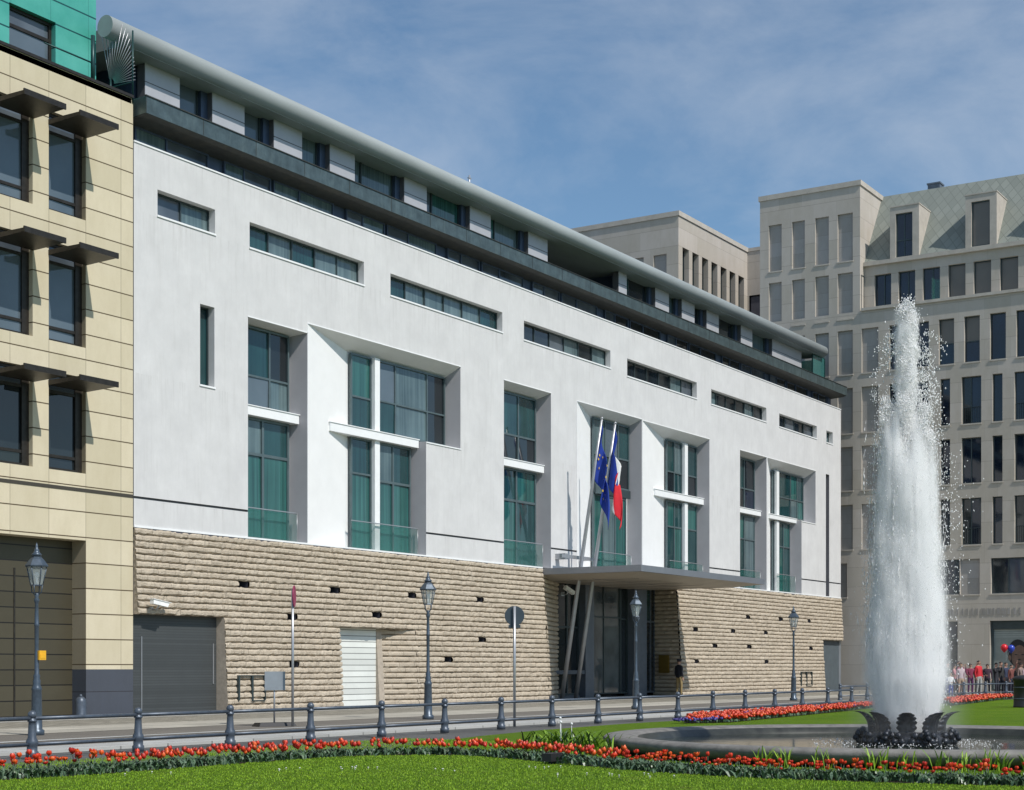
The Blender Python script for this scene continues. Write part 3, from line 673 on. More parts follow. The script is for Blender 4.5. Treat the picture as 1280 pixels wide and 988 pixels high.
# turquoise storey set back
TY = 1.5; twin = [(-3.5, -1.75, 18.9, 20.95), (-8.4, -6.9, 18.9, 20.95)]
w = MB(); holed_wall(w, PXo(TY), NU, -.13, 18.8, 23.6, twin)
for h in twin: reveals(w, PXo(TY), h, .3)
w.poly([(-.13, TY, 18.8), (-.13, 10, 18.8), (-.13, 10, 23.6), (-.13, TY, 23.6)])
w.poly([(NU, TY, 23.6), (-.13, TY, 23.6), (-.13, 10, 23.6), (NU, 10, 23.6)])
w.build('turquoise_storey', M['turq'], nb)
s = MB(); s.box(NU, -.1, .0, 9, 18.7, 18.86); s.build('terrace_floor', M['bronze'], nb)
for h in twin: window(nb, PXo(TY), h[0], h[1], h[2], h[3], .18, (), (20.4,), .1, 'bronze', ['g_sky', 'g_clere'])
s = MB()
s.tube([(NU, .35, 19.06), (-1.33, .35, 19.06)], .022, 6); s.tube([(-3.2, .35, 19.62), (-1.33, .35, 19.62)], .022, 6)
for k in range(6): s.tube([(-1.33-3.8*k, .35, 18.9), (-1.33-3.8*k, .35, 20.45 if k == 0 else 19.06)], .02 if k else .07, 6)
for k in range(14): s.tube([(-1.6-.45*k*(1+k % 3), .35, 18.86), (-1.6-.45*k*(1+k % 3), .35, 19.02)], .018, 5)
s.build('terrace_rail', M['darkgreen'], nb)

# fan of spikes closing the gap between the roofs
fan = thing('spike_fan', 'fan of thin dark steel spikes closing the gap between the two roofs', 'security fan', (-.06, .93, 19.5))
s = MB()
for k in range(19):
    a = R(104-k*6.); r0 = .16; r1 = 1/math.hypot(math.cos(a)/1.05, math.sin(a)/2.0); s.tube([(0, -r0*math.cos(a), r0*math.sin(a)), (0, -r1*math.cos(a), r1*math.sin(a))], .013, 5)
s.build('spike', M['steel'], fan)
s = MB(); s.tube([(0, -.95, -.75), (0, -.95, 1.45)], .03, 6); s.tube([(0, -.98, -.12), (0, .5, -.12)], .025, 6); s.tube([(0, 0, -.7), (0, 0, .18)], .03, 6)
s.build('fan_frame', M['darkgreen'], fan)

# ------------------------------------------------------------------ LIMESTONE BUILDING ACROSS THE END
rb = thing('limestone_building', 'tall beige limestone office block with dark blue windows and a tiled mansard roof', 'building')
UX = 62.; TT = 32.0
P = PYo(UX)
TW = (-.66, 6.17)
rowz = [(20.08, 22.88), (16.32, 19.2), (12.68, 15.46), (8.93, 11.77)]
blinds = [(4.65, 5.55), (3.05, 3.93), (1.42, 2.34), (-.18, .83)]
hol, bl, wins = [], [], []
for (a, b) in blinds:
    for z in [(27.31, 30.34), (23.63, 26.56)]+rowz: bl.append((a, b, *z))
YN = -22.
for z in rowz: bl.append((-1.86, -.76, *z))
y = -2.57; i = 0
# top glazed row: even windows; rows below: narrow and wide in turn
yy = -2.57
while yy > YN:
    if yy-.95 > YN: wins.append((yy-.95, yy, *rowz[0]))
    yy -= 1.57
edges = [(-3.4, -2.57), (-5.05, -4.1)]
yy = -5.81
while yy-2.6 > YN:
    edges += [(yy-.6, yy), (yy-2.51, yy-1.31)]; yy -= 3.19
for (a, b) in edges:
    for z in rowz[1:]: wins.append((a, b, *z))
low = [(-7.0, -5.5), (-4.6, -2.6)]; yy = -8.9
while yy-2.3 > YN: low.append((yy-2.2, yy)); yy -= 3.19
for (a, b) in low: wins.append((a, b, 5.9, 8.05))
lowbl = [(-8.23, -7.03, 5.9, 8.05), (.2, 1.3, 5.9, 8.05)]; bl += lowbl
gopen = [(-6.88, -4.4, .0, 4.25), (-11.4, -8.84, .0, 4.25), (-15.8, -13.2, 0, 4.25), (-20., -17.4, 0, 4.25)]
terr0 = 24.0
w = MB()
holed_wall(w, P, YN, TW[1], 0, terr0, [h for h in bl+wins if h[3] < 23]+gopen)
holed_wall(w, P, TW[0], TW[1], terr0, TT, [h for h in bl if h[3] > 23])
for h in bl: reveals(w, P, h, .16)
for h in wins: reveals(w, P, h, .32)
for h in gopen: reveals(w, P, h, .45)
# tower's sunny side and the far block
w.poly([(UX, TW[0], terr0), (UX+11, TW[0], terr0), (UX+11, TW[0], TT), (UX, TW[0], TT)])
w.poly([(UX, TW[0], TT), (UX+11, TW[0], TT), (UX+11, TW[1], TT), (UX, TW[1], TT)])
w.poly([(UX, TW[1], 0), (UX+11.5, TW[1], 0), (UX+11.5, TW[1], TT), (UX, TW[1], TT)])
FB = 12.11
ps = PXo(FB); fw = [(UX+.62+k*1.53, UX+1.62+k*1.53, 21.5, 30.0) for k in range(7)]
holed_wall(w, ps, UX, UX+11.4, 0, TT, fw)
for h in fw: reveals(w, ps, h, .45)
fb = []
yb = FB+.9
while yb < 27: fb.append((yb, yb+1.0, 24.9, 29.55)); yb += 1.75
holed_wall(w, P, FB, 30, 0, TT, fb)
for h in fb: reveals(w, P, h, .16)
w.poly([(UX, FB, TT), (UX+11.4, FB, TT), (UX+11.4, 30, TT), (UX, 30, TT)])
# link wall at the back of the light well
lk = [(FB-3.9, FB-.15, 24.6, 28.8)]
holed_wall(w, PYo(UX+11.4), TW[1], FB, 0, TT+.05, lk)
w.build('limestone_wall', M['beige'], rb)
s = MB(); s.box(UX+11.5, UX+20, TW[1], FB, 0, TT); s.box(UX+.5, UX+20, YN, TW[1]-.05, 0, 23.9); s.box(UX+.7, UX+11, TW[0]+.4, TW[1]-.05, 24, TT-.1); s.box(UX+.7, UX+11, FB+.6, 29, 0, TT-.1); s.build('light_block_core', M['groove'], rb)  # unseen dark boxes added inside to stop light
for h in bl+fb:
    s = MB(); s.poly([P(h[0], h[2], .16), P(h[1], h[2], .16), P(h[1], h[3], .16), P(h[0], h[3], .16)]); s.build('blind_panel', M['beigeblind'], rb)
for h in fw: window(rb, ps, *h, .36, (h[0]+.25,), (), .06, 'frame', ['g_dark'])
window(rb, PYo(UX+11.4), *lk[0], .1, (FB-2.,), (26.5,), .09, 'framegrey', ['g_blind', 'g_grey'])
s = MB(); s.box(UX+9.5, UX+11.3, FB-3.5, FB-3.46, 24.0, 25.3); s.build('well_balustrade', M['cornerglass'], rb)
for k, h in enumerate(wins):
    wd = h[1]-h[0]; r = random.random()
    gm = ['g_blue']
    hs = ()
    if h[2] > 20 and (-7.6 < h[1] < -5.5): hs = (21.35,); gm = ['g_blue', 'g_blind']
    elif h[2] < 6: gm = ['g_blue', 'g_clere', 'g_grey'] if r < .5 else ['g_clere', 'g_dark']
    elif r < .25: gm = ['g_blue', 'g_dark']
    fo = window(rb, P, *h, .22, (h[0]+wd*.55,) if wd > 1.1 else (), hs, .055, 'frame', gm)
    if wd > 1.0 and 5 < h[2] < 20 and k % 2:
        q = MB()
        for j in range(int(wd/.13)): pbox(q, P, h[0]+.08+j*.13, h[0]+.095+j*.13, h[2]+.06, h[2]+1.0, .19, .205)
        pbox(q, P, h[0]+.06, h[1]-.06, h[2]+1.0, h[2]+1.03, .185, .21); q.build('guard_rail', M['frame'], fo)
for h in wins+bl:
    s = MB(); pbox(s, P, h[0]-.04, h[1]+.04, h[2]-.09, h[2]-.004, -.05, .12); s.build('window_sill', M['beigeplain'], rb)
s = MB(); pbox(s, P, YN, TW[0]-.1, terr0-.02, terr0+.16, -.14, 1.2); s.build('terrace_cornice', M['beigeplain'], rb)
s = MB(); pbox(s, P, TW[0]-.08, TW[1]+.08, TT, TT+.32, -.08, 11); pbox(s, P, FB-.08, 30, TT+.002, TT+.33, -.08, 11.4); pbox(s, PYo(UX+11.4), TW[1], FB, TT+.05, TT+.3, -.05, 3); s.build('parapet_coping', M['beigeplain'], rb)
# terrace storey and mansard
tp = PYo(UX+.75)
tw = [(-2.43, -1.34), (-3.98, -2.9), (-5.55, -4.46), (-7.14, -6.07), (-8.71, -7.64), (-10.34, -9.24), (-11.9, -10.8), (-13.5, -12.4), (-15.1, -14.), (-16.7, -15.6), (-18.3, -17.2)]
w = MB(); holed_wall(w, tp, YN, TW[0], terr0, 27.1, [(a, b, 24.1, 26.36) for a, b in tw])
for a, b in tw: reveals(w, tp, (a, b, 24.1, 26.36), .3)
w.build('terrace_wall', M['beige'], rb)
for k, (a, b) in enumerate(tw): window(rb, tp, a, b, 24.1, 26.36, .2, (a+(b-a)*.45,) if k < 3 else (), (), .06, 'frame', ['g_blue', 'g_blue', 'g_blue', 'g_blind', 'g_blind', 'g_blind', 'g_blind'][min(k, 6):][:1])
window(rb, PXo(TW[0]), UX+.2, UX+.7, 24.1, 26.36, -.02, (), (), .06, 'frame', ['g_blue'])
s = MB(); pbox(s, tp, YN, TW[0], 26.95, 27.2, -.22, .6); s.build('eaves_cornice', M['beigeplain'], rb)
s = MB(); pbox(s, PYo(UX+.1), -5.75, -5.35, 24.16, 25.4, 0, .03); pbox(s, PYo(UX+.1), -5.35, -5.32, 24.16, 25.5, -.3, .3); s.build('terrace_screen', M['railglass'], rb)
mx0, mx1, mz0, mz1 = UX+.75, UX+4.2, 27.2, 32.3
s = MB(); s.poly([(mx0, YN, mz0), (mx0, TW[0], mz0), (mx1, TW[0], mz1), (mx1, YN, mz1)]); s.poly([(mx1, YN, mz1), (mx1, TW[0], mz1), (mx1+9, TW[0], mz1+.3), (mx1+9, YN, mz1+.3)])
mr = s.build('mansard_roof', M['slate'], rb)
for k, (a, b) in enumerate(((-4.26, -2.4), (-9.08, -7.17), (-13.9, -12.0), (-18.7, -16.8))):
    s = MB(); zt = 30.42; xb = mx0+(zt-mz0)/(mz1-mz0)*(mx1-mx0)
    dw = (a+.42, b-.36, 27.25, zt-.42)
    dp = PYo(mx0-.12); holed_wall(s, dp, a, b, 27.2, zt, [dw]); reveals(s, dp, dw, .2)
    for yv in (a, b): s.poly([(mx0-.12, yv, 27.2), (mx0-.12, yv, zt), (xb, yv, zt), (mx0, yv, 27.2)])
    s.box(mx0-.16, xb, a-.03, b+.03, zt+.002, zt+.07)
    dm = s.build('dormer', M['beigeplain'], rb)
    window(rb, dp, *dw, .12, ((dw[0]+dw[1])/2,) if k == 0 else (), (28.3,) if k == 0 else (), .07, 'frame', ['g_blue'] if k == 0 else ['g_blind'])
for yv in (-3.6, -9.9):
    s = MB(); s.box(mx1+1.5, mx1+2.3, yv-.4, yv+.4, mz1, mz1+.75); s.box(mx1+1.45, mx1+2.35, yv-.45, yv+.45, mz1+.75, mz1+.85)
    for k in range(4): s.box(mx1+1.48, mx1+1.5, yv-.36, yv+.36, mz1+.15+k*.14, mz1+.2+k*.14)
    s.build('roof_vent', M['column'], rb)
# carved frieze over the ground floor: worn relief strokes
s = MB(); r2 = random.Random(3); yv = -5.75
while yv > -15:
    wdt = r2.choice((.14, .2, .24)); z0 = 4.62
    for q in range(r2.choice((2, 2, 3))): pbox(s, P, yv-.04-q*wdt*.45, yv-q*wdt*.45, z0, z0+.42, -.035, -.002)
    if r2.random() < .7: pbox(s, P, yv-wdt*.45, yv-.04, z0+r2.choice((0, .18, .38)), z0+.22+r2.choice((0, .1)), -.03, -.003)
    yv -= wdt+.12
    if r2.random() < .12: yv -= .3
s.build('carved_frieze', M['beigeblind'], rb)
# ground-floor shopfronts
for k, (a, b, c, d) in enumerate(gopen):
    if k == 1: continue
    window(rb, P, a, b, c+.05, d, .35, ((a+b)/2,), (3.2,), .08, 'frame', ['g_dark', 'g_blue', 'g_tealdark', 'g_dark'])
a, b = gopen[1][:2]
s = MB(); pbox(s, P, a, a+.12, .02, 4.25, .28, .4); pbox(s, P, b-.12, b, .02, 4.25, .28, .4); pbox(s, P, a+.12, b-.12, 3.75, 4.25, .28, .4); s.build('shopfront_frame', M['frame'], rb)
M['pbg'] = mat('poster background', (.26, .29, .27), .6, var=.1, scale=2)
M['pskin'] = mat('printed skin tone', (.19, .115, .085), .6, var=.25, scale=5)
M['pdark'] = mat('printed black', (.018, .018, .02), .6)
M['pline'] = mat('poster pale stripes', (.36, .39, .37), .6)
s = MB(); py = a+1.0
pp = lambda y, z, d: (UX+.42-d, y, z)
def ell(cy, cz, ry, rz_, d, n=28): s.poly([pp(cy+ry*math.cos(2*math.pi*k/n), cz+rz_*math.sin(2*math.pi*k/n), d) for k in range(n)])
s.poly([pp(a+.12, .1, 0), pp(b-.12, .1, 0), pp(b-.12, 3.75, 0), pp(a+.12, 3.75, 0)])
s.cur = 3
for k in range(4): s.poly([pp(a+.12, 3.25+k*.13, .004), pp(b-.12, 3.25+k*.13, .004), pp(b-.12, 3.30+k*.13, .004), pp(a+.12, 3.30+k*.13, .004)])
s.cur = 2; ell(py-.05, .35, 1.0, .9, .006); ell(py, 2.3, .60, .82, .008)
s.cur = 1; ell(py-.1, 2.05, .46, .72, .012); ell(py+.48, 2.0, .09, .17, .011); ell(py-.1, 1.35, .25, .3, .010)
s.cur = 2; ell(py+.1, 2.2, .1, .03, .016); ell(py-.3, 2.2, .1, .03, .016); ell(py-.1, 1.68, .16, .035, .016); ell(py-.1, 1.9, .08, .05, .016)
po = s.build('portrait_poster', [M['pbg'], M['pskin'], M['pdark'], M['pline']])
tag(po, 'large portrait poster of a man behind the crowd in the ground floor window', 'poster')

# ------------------------------------------------------------------ GROUND
def ground_mat(name, col, var=.15, scale=2., fine=60., rough=.9, bumpv=.25, tint=None):
    m, nt, bs = new_mat(name)
    c = mixc(nt, ramp(nt, noise(nt, scale*.2, 6, .6), .3, .7), tuple(v*(1-var) for v in col), tuple(v*(1+var) for v in col))
    c = mixc(nt, math_n(nt, 'MULTIPLY', ramp(nt, noise(nt, fine, 3, .7), .35, .7), .35), c, tuple(v*.7 for v in col))
    if tint: c = mixc(nt, math_n(nt, 'MULTIPLY', ramp(nt, noise(nt, scale*.5, 7, .7), .55, .7), .5), c, tint)
    L(nt, c, bs.inputs['Base Color']); bs.inputs['Roughness'].default_value = rough; bs.inputs['Specular IOR Level'].default_value = .25
    bump(nt, bs, noise(nt, fine, 3, .6), bumpv, .01); return m
def slabs_mat(name, col, sx, sy, lw=.02, var=.1):
    m, nt, bs = new_mat(name)
    tc = N(nt, 'ShaderNodeTexCoord'); b = N(nt, 'ShaderNodeTexBrick'); L(nt, tc.outputs['Object'], b.inputs['Vector'])
    b.inputs['Scale'].default_value = 1; b.inputs['Brick Width'].default_value = sx; b.inputs['Row Height'].default_value = sy; b.inputs['Mortar Size'].default_value = lw
    b.inputs['Color1'].default_value = (*[v*(1-var) for v in col], 1); b.inputs['Color2'].default_value = (*[v*(1+var) for v in col], 1); b.inputs['Mortar'].default_value = (*[v*.5 for v in col], 1)
    c = mixc(nt, math_n(nt, 'MULTIPLY', ramp(nt, noise(nt, .8, 7, .7), .45, .75), .4), b.outputs['Color'], tuple(v*.62 for v in col))
    L(nt, c, bs.inputs['Base Color']); bs.inputs['Roughness'].default_value = .85; bs.inputs['Specular IOR Level'].default_value = .3
    return m
M['asphalt'] = ground_mat('grey asphalt', (.115, .115, .112), .18, 2.5, 60, tint=(.075, .075, .075))
M['mosaic'] = ground_mat('small mosaic setts', (.165, .15, .13), .12, 3, 26, bumpv=.6, tint=(.13, .12, .1))
M['tansett'] = slabs_mat('tan sett paving', (.27, .25, .205), .32, .3, .03, .22)
M['granite'] = slabs_mat('granite slabs', (.39, .365, .31), 1.9, 1.25, .035, .16)
M['kerb'] = slabs_mat('kerb stone', (.42, .42, .40), 1.2, 1.)
M['soil'] = ground_mat('dark bed soil', (.035, .026, .018), .3, 4, 40)
def lawnmat():
    m, nt, bs = new_mat('mown lawn')
    c = mixc(nt, ramp(nt, noise(nt, .5, 6, .65), .3, .7), (.095, .195, .006), (.195, .305, .012))
    c = mixc(nt, ramp(nt, noise(nt, 9, 5, .7), .35, .7), c, (.085, .175, .006))
    c = mixc(nt, math_n(nt, 'MULTIPLY', ramp(nt, noise(nt, 1.7, 6, .7), .52, .70), .6), c, (.19, .215, .04))
    L(nt, c, bs.inputs['Base Color']); bs.inputs['Roughness'].default_value = .9; bs.inputs['Specular IOR Level'].default_value = .15
    bump(nt, bs, noise(nt, 45, 4, .7), 1., .06); return m
M['lawn'] = lawnmat()
s = MB(); s.poly([(-900, -900, -.05), (900, -900, -.05), (900, 900, -.05), (-900, 900, -.05)]); struct('ground', s, M['asphalt'])
s = MB(); s.box(-70, 61.9, -14.1, -.5, -.046, -.004); s.box(-20.3, -1.95, -.5, .6, -.046, -.004); s.box(.03, 3.8, -.5, .15, -.046, -.004); s.box(9.8, 12.6, -.5, .25, -.046, -.004); s.box(24.2, 37.3, -.5, 1.0, -.046, -.004); s.box(40, 61.9, -40, -14.2, -.046, -.004)
s.box(3.8, 60.4, -.5, 0, -.046, -.0045)
struct('pavement', s, M['mosaic'])
s = MB(); s.poly([(-70, -8.7, .002), (61.8, -8.7, .002), (61.8, -5.9, .002), (-70, -5.9, .002)]); struct('slab_path', s, M['granite'])
s = MB(); s.poly([(-70, -5.895, .001), (61.8, -5.895, .001), (61.8, -.52, .001), (-70, -.52, .001)]); struct('sett_path', s, M['tansett'])
for yv in (-2.3, -11.3, -12.7):
    s = MB(); s.poly([(-70, yv-.16, .005), (61.8, yv-.16, .005), (61.8, yv+.16, .005), (-70, yv+.16, .005)]); struct('stone_strip', s, M['kerb'])
s = MB(); s.box(-70, 40, -14.4, -13.3, -.045, .012); struct('kerb', s, M['kerb'])
# lawn with a gently uneven edge
BF = [(-40, -17.3), (-30, -18.6), (-22.19, -19.58), (-21.41, -19.52), (-19.73, -19.8), (-17.11, -19.75), (-14.84, -19.8), (-13.77, -20.55), (-13.5, -21.58), (-14.55, -23.77), (-15.58, -25.71), (-15.96, -27.61), (-15.76, -29.42), (-15.53, -30.86), (-15.3, -33), (-14.5, -36), (-12.5, -39)]   # front edge of the tulip bed
s = MB()
edge = [(-60, -14.9), (-40, -16.6), (-30, -17.95), (-22.2, -18.98), (-20, -19.2), (-17, -19.15), (-14.6, -19.12), (-12.9, -19.0), (-10.5, -18.35), (-7.4, -17.55), (-4, -17.0)]+[(x, -16.72+.05*math.sin(x*1.3)) for x in np.linspace(-1, 36, 38)]+[(40, -17.6), (40, -60), (-60, -60)]
s.prism([(x, y, -.045) for x, y in edge][::-1], (0, 0, .05)); struct('lawn', s, M['lawn'])
# bed polygon: front edge, then the same line pushed back by the bed's width
BFs = []
for i in range(len(BF)-1):
    for k in range(6): t = k/6.; BFs.append((BF[i][0]*(1-t)+BF[i+1][0]*t, BF[i][1]*(1-t)+BF[i+1][1]*t))
BFs.append(BF[-1])
A = np.array(BFs); 
for _ in range(6): A[1:-1] = (A[:-2]+2*A[1:-1]+A[2:])/4
tan = np.gradient(A, axis=0); tan /= np.linalg.norm(tan, axis=1)[:, None]; nor = np.stack([-tan[:, 1], tan[:, 0]], 1)   # away from the camera side
if nor[20, 1] < 0: nor = -nor
BW = .72
Bk = A+nor*BW
s = MB()
for i in range(len(A)-1): s.poly([(*A[i], .009), (*A[i+1], .009), (*Bk[i+1], .009), (*Bk[i], .009)])
FB1 = [(1.6, -17.9), (2.9, -18.6), (15.2, -17.3), (20.3, -16.5), (20.5, -15.9), (5.2, -16.45)]; FB2 = [(23.3, -18.2), (39.5, -16.2), (39.5, -15.0), (30, -15.9)]
for pl in (FB1, FB2): s.poly([(x, y, .02) for x, y in pl])
struct('flower_bed', s, M['soil'])

def leaf_cloud(pts, name, col_m, h=(.14, .30), wd=.022, lean=.10, seed=1, parent=None, nper=5):
    r = np.random.default_rng(seed); V, F, MI = [], [], []; n = 0
    P0 = np.repeat(np.asarray(pts), nper, 0); k = len(P0); P0[:, :2] += r.normal(0, .045, (k, 2))
    ang = r.uniform(0, 2*np.pi, k); hh = r.uniform(*h, k); ln = r.uniform(.3, 1, k)*lean*hh/.2; ww = wd*r.uniform(.6, 1.3, k)
    dx, dy = np.cos(ang), np.sin(ang); a2 = ang+np.pi/2+r.normal(0, .4, k); wx, wy = np.cos(a2)*ww, np.sin(a2)*ww
    def at(t, o): return np.stack([P0[:, 0]+dx*ln*t**1.6+wx*o, P0[:, 1]+dy*ln*t**1.6+wy*o, P0[:, 2]+hh*(t-.28*t**3)], 1)
    lv = [at(0, -.6), at(0, .6), at(.45, 1.), at(.45, -1.), at(.8, .6), at(.8, -.6), at(1., .06), at(1., -.06)]
    V = np.stack(lv, 1).reshape(-1, 3); b = np.arange(k)*8
    F = np.concatenate([np.stack([b, b+1, b+2, b+3], 1), np.stack([b+3, b+2, b+4, b+5], 1), np.stack([b+5, b+4, b+6, b+7], 1)])
    mi = np.tile(r.integers(0, len(col_m), k), 3)
    return fast_mesh(name, V, F, col_m, parent, False, mi)
LM = [mat('tulip leaf bluish green', (.10, .16, .095), .4, var=.4, scale=30), mat('tulip leaf mid green', (.07, .13, .055), .4, var=.4, scale=30), mat('tulip leaf dark', (.05, .10, .05), .55, var=.3, scale=30)]
GM = [mat('grass blade light', (.235, .38, .014), .6, var=.2, scale=20), mat('grass blade mid', (.17, .30, .010), .6, var=.2, scale=20), mat('grass blade dark', (.12, .225, .008), .6, var=.2, scale=20)]
TR = [mat('red petal', (.66, .045, .012), .45, var=.2, scale=40), mat('orange red petal', (.74, .11, .015), .45, var=.2, scale=40), mat('deep red petal', (.50, .025, .012), .45, var=.2, scale=40)]
# tulip mesh: six cupped petals on a stem with two leaves
def tulip_meshes(k):
    b = MB(); b.smooth = True; r = random.Random(k); op = r.uniform(.75, 1.25)
    for j in range(6):
        a = j*math.pi/3+(.0 if j % 2 else .08); rr = .036*op if j % 2 else .043*op; hw = .030
        rows_ = []
        for (t, rad, wd) in ((0, .006, .006), (.3, rr*.85, hw*.9), (.6, rr*1.08, hw), (.85, rr*1.02*op, hw*.7), (1., rr*.95*op, .004)):
            z = t*.088; c, s_ = math.cos(a), math.sin(a)
            rows_.append([(c*rad-s_*o*wd, s_*rad+c*o*wd, z-abs(o)*.0) for o in (-1, 0, 1)])
            rows_[-1][1] = (c*rad*1.12, s_*rad*1.12, z)
        i = len(b.v); b.v += [p for rw in rows_ for p in rw]
        for q in range(4):
            for w_ in range(2): b.face((i+q*3+w_, i+q*3+w_+1, i+q*3+w_+4, i+q*3+w_+3))
    st = MB(); st.smooth = True
    st.tube([(0, 0, 0), (.01, .005, .16), (0, 0, .30)], .006, 6)
    for j in range(3):
        a = r.uniform(0, 6.28); c, s_ = math.cos(a), math.sin(a); hh = r.uniform(.17, .27); i = len(st.v)
        for (t, w_) in ((0, .012), (.4, .024), (.75, .018), (1, .002)):
            rad = .012+.085*t**1.7; z = hh*(t-.25*t**3); st.v += [(c*rad-s_*w_, s_*rad+c*w_, z), (c*rad+s_*w_, s_*rad-c*w_, z)]
        for q in range(3): st.face((i+q*2, i+q*2+1, i+q*2+3, i+q*2+2))
    return b, st
protos = []
for k in range(6):
    b, st = tulip_meshes(k)
    t = st.build('tulip', LM[k % 2])
    h = b.build('bloom', TR[(0, 0, 1, 1, 0, 2)[k]], t); h.location = (0, 0, .295)
    protos.append(t)
# places: along the bed; the part of the bed inside the picture is most densely planted
pl = []; r = np.random.default_rng(5)
seglen = np.linalg.norm(np.diff(A, axis=0), axis=1); cum = np.concatenate([[0], np.cumsum(seglen)])
vis0, vis1 = np.argmin(np.abs(A[:, 0]+22.2)), len(A)-1
vis1 = max(i for i in range(len(A)) if A[i, 1] > -31.6)
while len(pl) < 640:
    d = r.uniform(cum[vis0], cum[vis1]); i = np.searchsorted(cum, d)-1; f = (d-cum[i])/seglen[i]
    q = r.uniform(.05, .98); p = A[i]*(1-f)+A[i+1]*f+nor[i]*BW*q
    if r.random() < .35 and any((p[0]-o[0])**2+(p[1]-o[1])**2 < .012 for o in pl[-200:]): continue
    pl.append((p[0], p[1], q))
cam_xy = (-35.1, -35.9)
pl.sort(key=lambda p: (p[0]-cam_xy[0])**2+(p[1]-cam_xy[1])**2)
used = set()
for k, (x, y, q) in enumerate(pl[:298]):
    j = r.integers(0, 6); pr = protos[j]
    if j in used:
        o = pr.copy(); C.objects.link(o); ch = pr.children[0].copy(); C.objects.link(ch); ch.parent = o
    else: o = pr; used.add(j)
    sc = r.uniform(.8, 1.15)*(1.3 if r.random() < .04 else 1)*(.60+.16*min(1, max(0, (y+26)/6)))
    o.location = (x, y, .01); o.rotation_euler = (r.normal(0, .10), r.normal(0, .10), r.uniform(0, 6.28)); o.scale = (sc*.96, sc*.96, sc*r.uniform(.72, 1.1))
    tag(o, 'red tulip in the long bed curving between lawn and fountain', 'tulip', 'red tulips in the front flower bed')
for j in range(6):
    if j not in used: bpy.data.objects.remove(protos[j])
# the other tulips as masses: small six-sided cups
def bloom_mass(pts, name, mats, rad=.045, hh=.085, seed=3):
    r = np.random.default_rng(seed); k = len(pts); P0 = np.asarray(pts, float); nn = 6
    sc = r.uniform(.75, 1.25, k)[:, None]; an = np.arange(nn)*2*np.pi/nn
    rings = []
    tl = r.normal(0, .15, (k, 2))
    for (rr_, z) in ((.15, 0), (.95, .35), (1., .7), (.72, 1.)):
        jit = 1+.12*np.cos(3*an)[None, :]*(z > .5)
        X = P0[:, 0:1]+sc*rad*rr_*np.cos(an)[None, :]*jit+tl[:, 0:1]*hh*z; Y = P0[:, 1:2]+sc*rad*rr_*np.sin(an)[None, :]*jit+tl[:, 1:2]*hh*z
        Z = P0[:, 2:3]+sc*hh*z+(0.2*hh*np.cos(3*an)[None, :] if z == 1. else 0*X); rings.append(np.stack([X, Y, Z], -1))
    V = np.stack(rings, 1).reshape(-1, 3); b = np.arange(k)[:, None]*nn*4; F = []
    for q in range(3):
        for j in range(nn): F.append(np.concatenate([b+q*nn+j, b+q*nn+(j+1) % nn, b+(q+1)*nn+(j+1) % nn, b+(q+1)*nn+j], 1))
    F = np.concatenate(F); mi = np.tile(r.integers(0, len(mats), k), 3*nn)
    return fast_mesh(name, V, F, mats, None, True, mi)
rest = [(x, y, .175+r.uniform(-.05, .04)) for x, y, q in pl[298:]]
tag(bloom_mass(rest, 'tulip_blooms', TR, .034, .068), 'further red tulips filling the long curved bed', 'tulips', None, 'stuff')
leafp = []
for _ in range(3000):
    d = r.uniform(max(0, cum[vis0]-3), cum[vis1]+1.5) if cum[-1] > cum[vis1]+1.5 else r.uniform(cum[vis0]-3, cum[-1]); i = min(np.searchsorted(cum, d)-1, len(seglen)-1); f = (d-cum[i])/seglen[i]
    p = A[i]*(1-f)+A[i+1]*f+nor[i]*BW*(r.uniform(.0, 1.02)+.06*math.sin(d*3.1)+.04*math.sin(d*7.7)); leafp.append((p[0], p[1], .008))
tag(leaf_cloud(leafp, 'tulip_leaves', LM, (.05, .165), .018, .19, 2), 'bluish green leaves under the tulips in the front bed', 'leaves', None, 'stuff')
# taller grassy tufts between the bed and the basin
def inpoly(x, y, pl_):
    c = False; n = len(pl_)
    for i in range(n):
        (x1, y1), (x2, y2) = pl_[i], pl_[(i+1) % n]
        if (y1 > y) != (y2 > y) and x < (x2-x1)*(y-y1)/(y2-y1)+x1: c = not c
    return c
def scatter(pl_, n, z):
    xs = [p[0] for p in pl_]; ys = [p[1] for p in pl_]; o = []
    while len(o) < n:
        x, y = r.uniform(min(xs), max(xs)), r.uniform(min(ys), max(ys))
        if inpoly(x, y, pl_): o.append((x, y, z+r.uniform(-.05, .04)))
    return o
b1 = scatter(FB1, 1700, .11); b2 = scatter(FB2, 1300, .12)
tag(bloom_mass(b1, 'tulip_blooms', TR[:2]+[TR[0]], .045, .07, 8), 'mass of red tulips in the bed beside the railing, left of the jet', 'tulips', None, 'stuff')
tag(bloom_mass(b2, 'tulip_blooms', TR, .05, .07, 9), 'mass of red tulips in front of the crowd, right of the jet', 'tulips', None, 'stuff')
PU = mat('blue violet petal', (.07, .055, .28), .5)
b3 = [(x, y, .05+r.uniform(0, .05)) for x, y, z in scatter([(1.2, -17.75), (2.0, -18.6), (4.2, -18.2), (3.6, -17.2)], 150, .1)]+[(x, y, .12) for x, y, z in scatter(FB1, 90, .2)]
tag(bloom_mass(b3, 'violet_flowers', [PU], .04, .06, 10), 'low blue violet flowers at the near end of the far tulip bed', 'flowers', None, 'stuff')
tag(leaf_cloud([(x, y, .02) for x, y, z in b1+b2], 'tulip_leaves', LM, (.05, .13), .025, .08, 4, None, 2), 'green leaves under the two far masses of red tulips', 'leaves', None, 'stuff')
